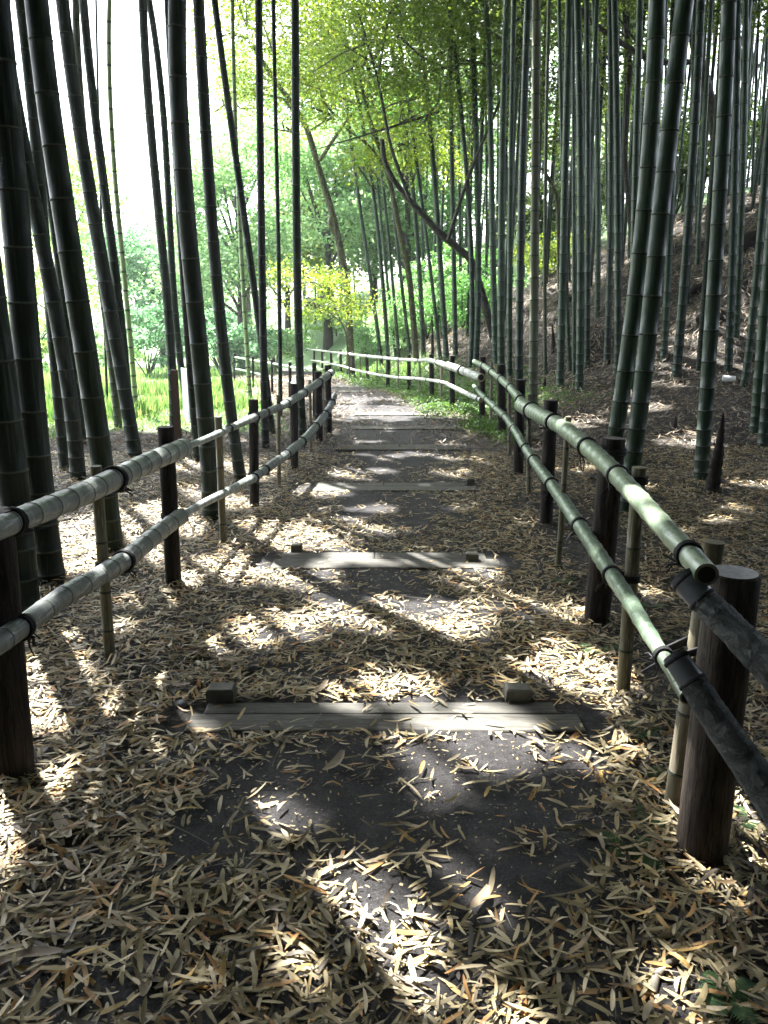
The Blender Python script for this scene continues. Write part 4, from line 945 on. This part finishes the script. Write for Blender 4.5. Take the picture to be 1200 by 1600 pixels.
# ferns and small plants
def fern(px, py, s, nf, label):
    s = s*.8
    o = G(px, py); t = empty('fern', o, label, 'fern', 'small ferns by the right fence'); Vv = []; 
    for k in range(nf):
        a = rng.uniform(0, 6.28); d = np.array([math.cos(a), math.sin(a), 0]); sd = np.array([-d[1], d[0], 0]); L = s*rng.uniform(.7, 1.2)
        for j in range(1, 13):
            u = j/13; c = o+d*L*u+np.array([0, 0, L*(.75*u-.62*u*u)+.01]); lw = L*.34*math.sin(math.pi*(u*.85+.12))
            for sg in (-1, 1):
                e = c+sd*sg*lw+d*lw*.45; w = d*L*.030
                Vv += [c-w, c+w, (c+e)/2+w*1.3, e, (c+e)/2-w*1.1]
    V5 = np.array(Vv); n = len(V5)//5; npmesh('frond', V5, np.arange(n*5), 5, M['fern'], parent=t, origin=o)
for a in [(935, 1022, .12, 6, 'small fern at the foot of the first round post on the right'), (1020, 1283, .09, 6, 'bright little fern left of the stout corner post'), (985, 1345, .12, 6, 'dark fern in the litter below the corner post'),
          (1135, 1575, .11, 8, 'leafy fern at the bottom right corner'), (1010, 1215, .08, 5, 'tiny fern beside the lower end of the dry stake'), (885, 912, .12, 5, 'fern between the second post and the thin stake'),
          (1165, 1290, .08, 5, 'small sunlit fern right of the corner post'), (1015, 950, .10, 5, 'fern behind the tall dry stake'), (1000, 1150, .09, 5, 'low fern behind the lower green rail')]: fern(*a)
# grass & ground cover
n = 70000; y = rng.uniform(10.8, 31, n); x = rng.uniform(-.56, .05, n)*y; g = grass_amt(x, y); k = (rng.random(n) < g) & (np.abs(x-path_c(y)) > 1.0); x, y = x[k], y[k]; n = len(x)
tall = sst(.45, .75, vnoise(x, y, 1.5, 61)); hh = rng.uniform(.03, .09, n)*(1+3.2*tall); a = rng.uniform(0, 6.28, n); z = gz(x, y)
B0 = np.stack([x, y, z], -1); sd = np.stack([np.cos(a), np.sin(a), 0*a], -1)*.012*(1+tall[:, None]); tp = B0+np.stack([rng.normal(0, .05, n), rng.normal(0, .05, n), hh], -1)
V3 = np.stack([B0-sd, B0+sd, tp], 1).reshape(-1, 3); tag(npmesh('grass', V3, np.arange(n*3), 3, M['grass']), 'sunlit green lawn grass left of the path', 'grass', kind='stuff')
n = 60000; y = rng.uniform(12.6, 30, n); x = fence_x(y)+rng.uniform(-.95, 2.4, n); e = vnoise(x, y, .5, 62)
k = (rng.random(n) < np.where(y < 13.6, .6, 1)*sst(.2, .5, e+.25)*sst(-.95, -.55, x-fence_x(y)+(e-.5)*.3)*sst(2.4, .8, x-fence_x(y))); x, y, e = x[k], y[k], e[k]
P = np.stack([x, y, gz(x, y)+rng.random(len(x))*.16*(e+.4)], -1)
# patch beside the meeting of the two fences
for (px, py, rr, cnt) in ((765, 672, .38, 1800), (745, 650, .3, 1000), (795, 690, .25, 600), (700, 628, .4, 1500)):
    c = G(px, py); u = rng.normal(size=(cnt, 2))*rr*.5; q = np.stack([c[0]+u[:, 0], c[1]+u[:, 1]*1.6, np.zeros(cnt)], -1); q[:, 2] = gz(q[:, 0], q[:, 1])+rng.random(cnt)*.14; P = np.concatenate([P, q])
tag(leaf_cloud(P, .05, M['cover'], 'ground_cover', flat=.5), 'low green ground cover along the far right fence', 'ground cover', kind='stuff')

# ------------------------------------------------------------------ unseen overhead bamboo canopy, its gaps shaped to drop the sun flecks
flecks = [(490, 835, .42), (560, 838, .25), (430, 850, .28), (600, 882, .16), (705, 1185, .17), (770, 1175, .2), (690, 1152, .12), (905, 1085, .17), (830, 1068, .16), (640, 1093, .15), (560, 1100, .1),
          (285, 1165, .16), (230, 1075, .15), (190, 1120, .1), (60, 1125, .14), (110, 1235, .1), (15, 1290, .09), (10, 1345, .08), (165, 860, .4), (120, 880, .3), (310, 775, .35), (240, 800, .3), (375, 790, .25),
          (380, 895, .28), (320, 905, .2), (160, 985, .16), (90, 1060, .16), (480, 915, .22), (420, 900, .2), (560, 965, .12), (690, 975, .22), (655, 990, .15), (740, 905, .2), (800, 940, .12),
          (700, 742, .2), (560, 742, .3), (500, 770, .3), (590, 645, .9), (650, 640, .7), (540, 625, .9), (1175, 1290, .28), (1190, 1380, .12), (560, 1415, .09), (530, 1480, .07), (720, 1395, .09), (650, 1430, .06), (470, 1530, .05),
          (1040, 1545, .06), (975, 1190, .08), (700, 1240, .08), (900, 1030, .1), (940, 1190, .09), (1090, 1570, .05), (630, 1560, .06), (880, 960, .14), (250, 940, .12), (400, 980, .12), (350, 1010, .1), (560, 875, .16), (650, 878, .12),
          (720, 650, .5), (1065, 545, 1.0), (1140, 420, .8), (1180, 330, 1.3), (1080, 690, .3), (900, 660, .3), (1190, 480, 1.0), (1010, 640, .3), (840, 520, .6), (330, 730, .4), (130, 830, .35), (50, 800, .3), (400, 740, .25)]
FL = [(*(lambda g: g[:2]-SUN[:2]*(g[2]+.1)/SUN[2])(G(a, b)), r*(1.25 if r > .13 else 1.9)) for a, b, r in flecks]
N0 = 640000
p = np.stack([rng.uniform(-13, 15, N0), rng.uniform(-9, 29, N0), rng.uniform(0, 1, N0)], -1)
lo = np.maximum(8.6, 2.1+.385*np.maximum(p[:, 1], 0)); p[:, 2] = lo+p[:, 2]*3.6
q = p[:, :2]-SUN[:2]*((p[:, 2]+.1)/SUN[2])[:, None]
wob = (vnoise(q[:, 0], q[:, 1], .25, 71)-.5)
keep = np.ones(N0, bool)
for (fx, fy, r) in FL:
    dd = np.sqrt((q[:, 0]-fx)**2+(q[:, 1]-fy)**2)/r; keep &= dd+wob*.9 > 1.0
keep &= vnoise(q[:, 0], q[:, 1], .36, 72) < .83
keep &= ~((q[:, 1] > 12.5) & (q[:, 0] < 3) & (rng.random(N0) < .6))
openl = (q[:, 1] > 11.2+(vnoise(q[:, 0], q[:, 1], 1.5, 73)-.5)*2) & (q[:, 0] < np.interp(q[:, 1], [11, 14, 18, 24], [-2.2, -1.8, -1.2, -1.5]))
openl |= (q[:, 1] > 17) & (q[:, 0] < 4); openl |= (q[:, 1] > 21); openl |= q[:, 0] < -7.5; keep &= ~openl
p = p[keep]; print('canopy leaves', len(p))
canopy = leaf_cloud(p, .33, M['bleaf'], 'shade_canopy', flat=.45, asp=.17)
tag(canopy, 'unseen bamboo leaf canopy above the frame, gaps shaped to cast the sun flecks', 'foliage', kind='stuff')

# unseen leaf screen added behind the viewer to keep low light out
n = 34000; a = rng.uniform(math.radians(158), math.radians(385), n); rad = rng.uniform(9, 12, n)
P = np.stack([np.cos(a)*rad, np.sin(a)*rad, rng.uniform(.2, 11, n)], -1)
tag(leaf_cloud(P, .55, M['bleaf'], 'rear_light_screen', asp=.3), 'unseen screen of leaves added behind the viewer to block low light', 'foliage', kind='stuff')

# ------------------------------------------------------------------ thin air between the trees
hm = bpy.data.materials.new('haze'); hm.use_nodes = True; ht = hm.node_tree; ht.nodes.remove(ht.nodes['Principled BSDF'])
pv = ht.nodes.new('ShaderNodeVolumePrincipled'); pv.inputs['Density'].default_value = .0007; pv.inputs['Color'].default_value = (.86, .93, .96, 1); pv.inputs['Anisotropy'].default_value = .3
ht.links.new(pv.outputs[0], ht.nodes['Material Output'].inputs['Volume'])
hb = MB(); hb.box((0, 30, 24), 150, 100, 56); ho = hb.build('haze', hm); tag(ho, 'faint pale haze between the trees', 'haze', kind='stuff')
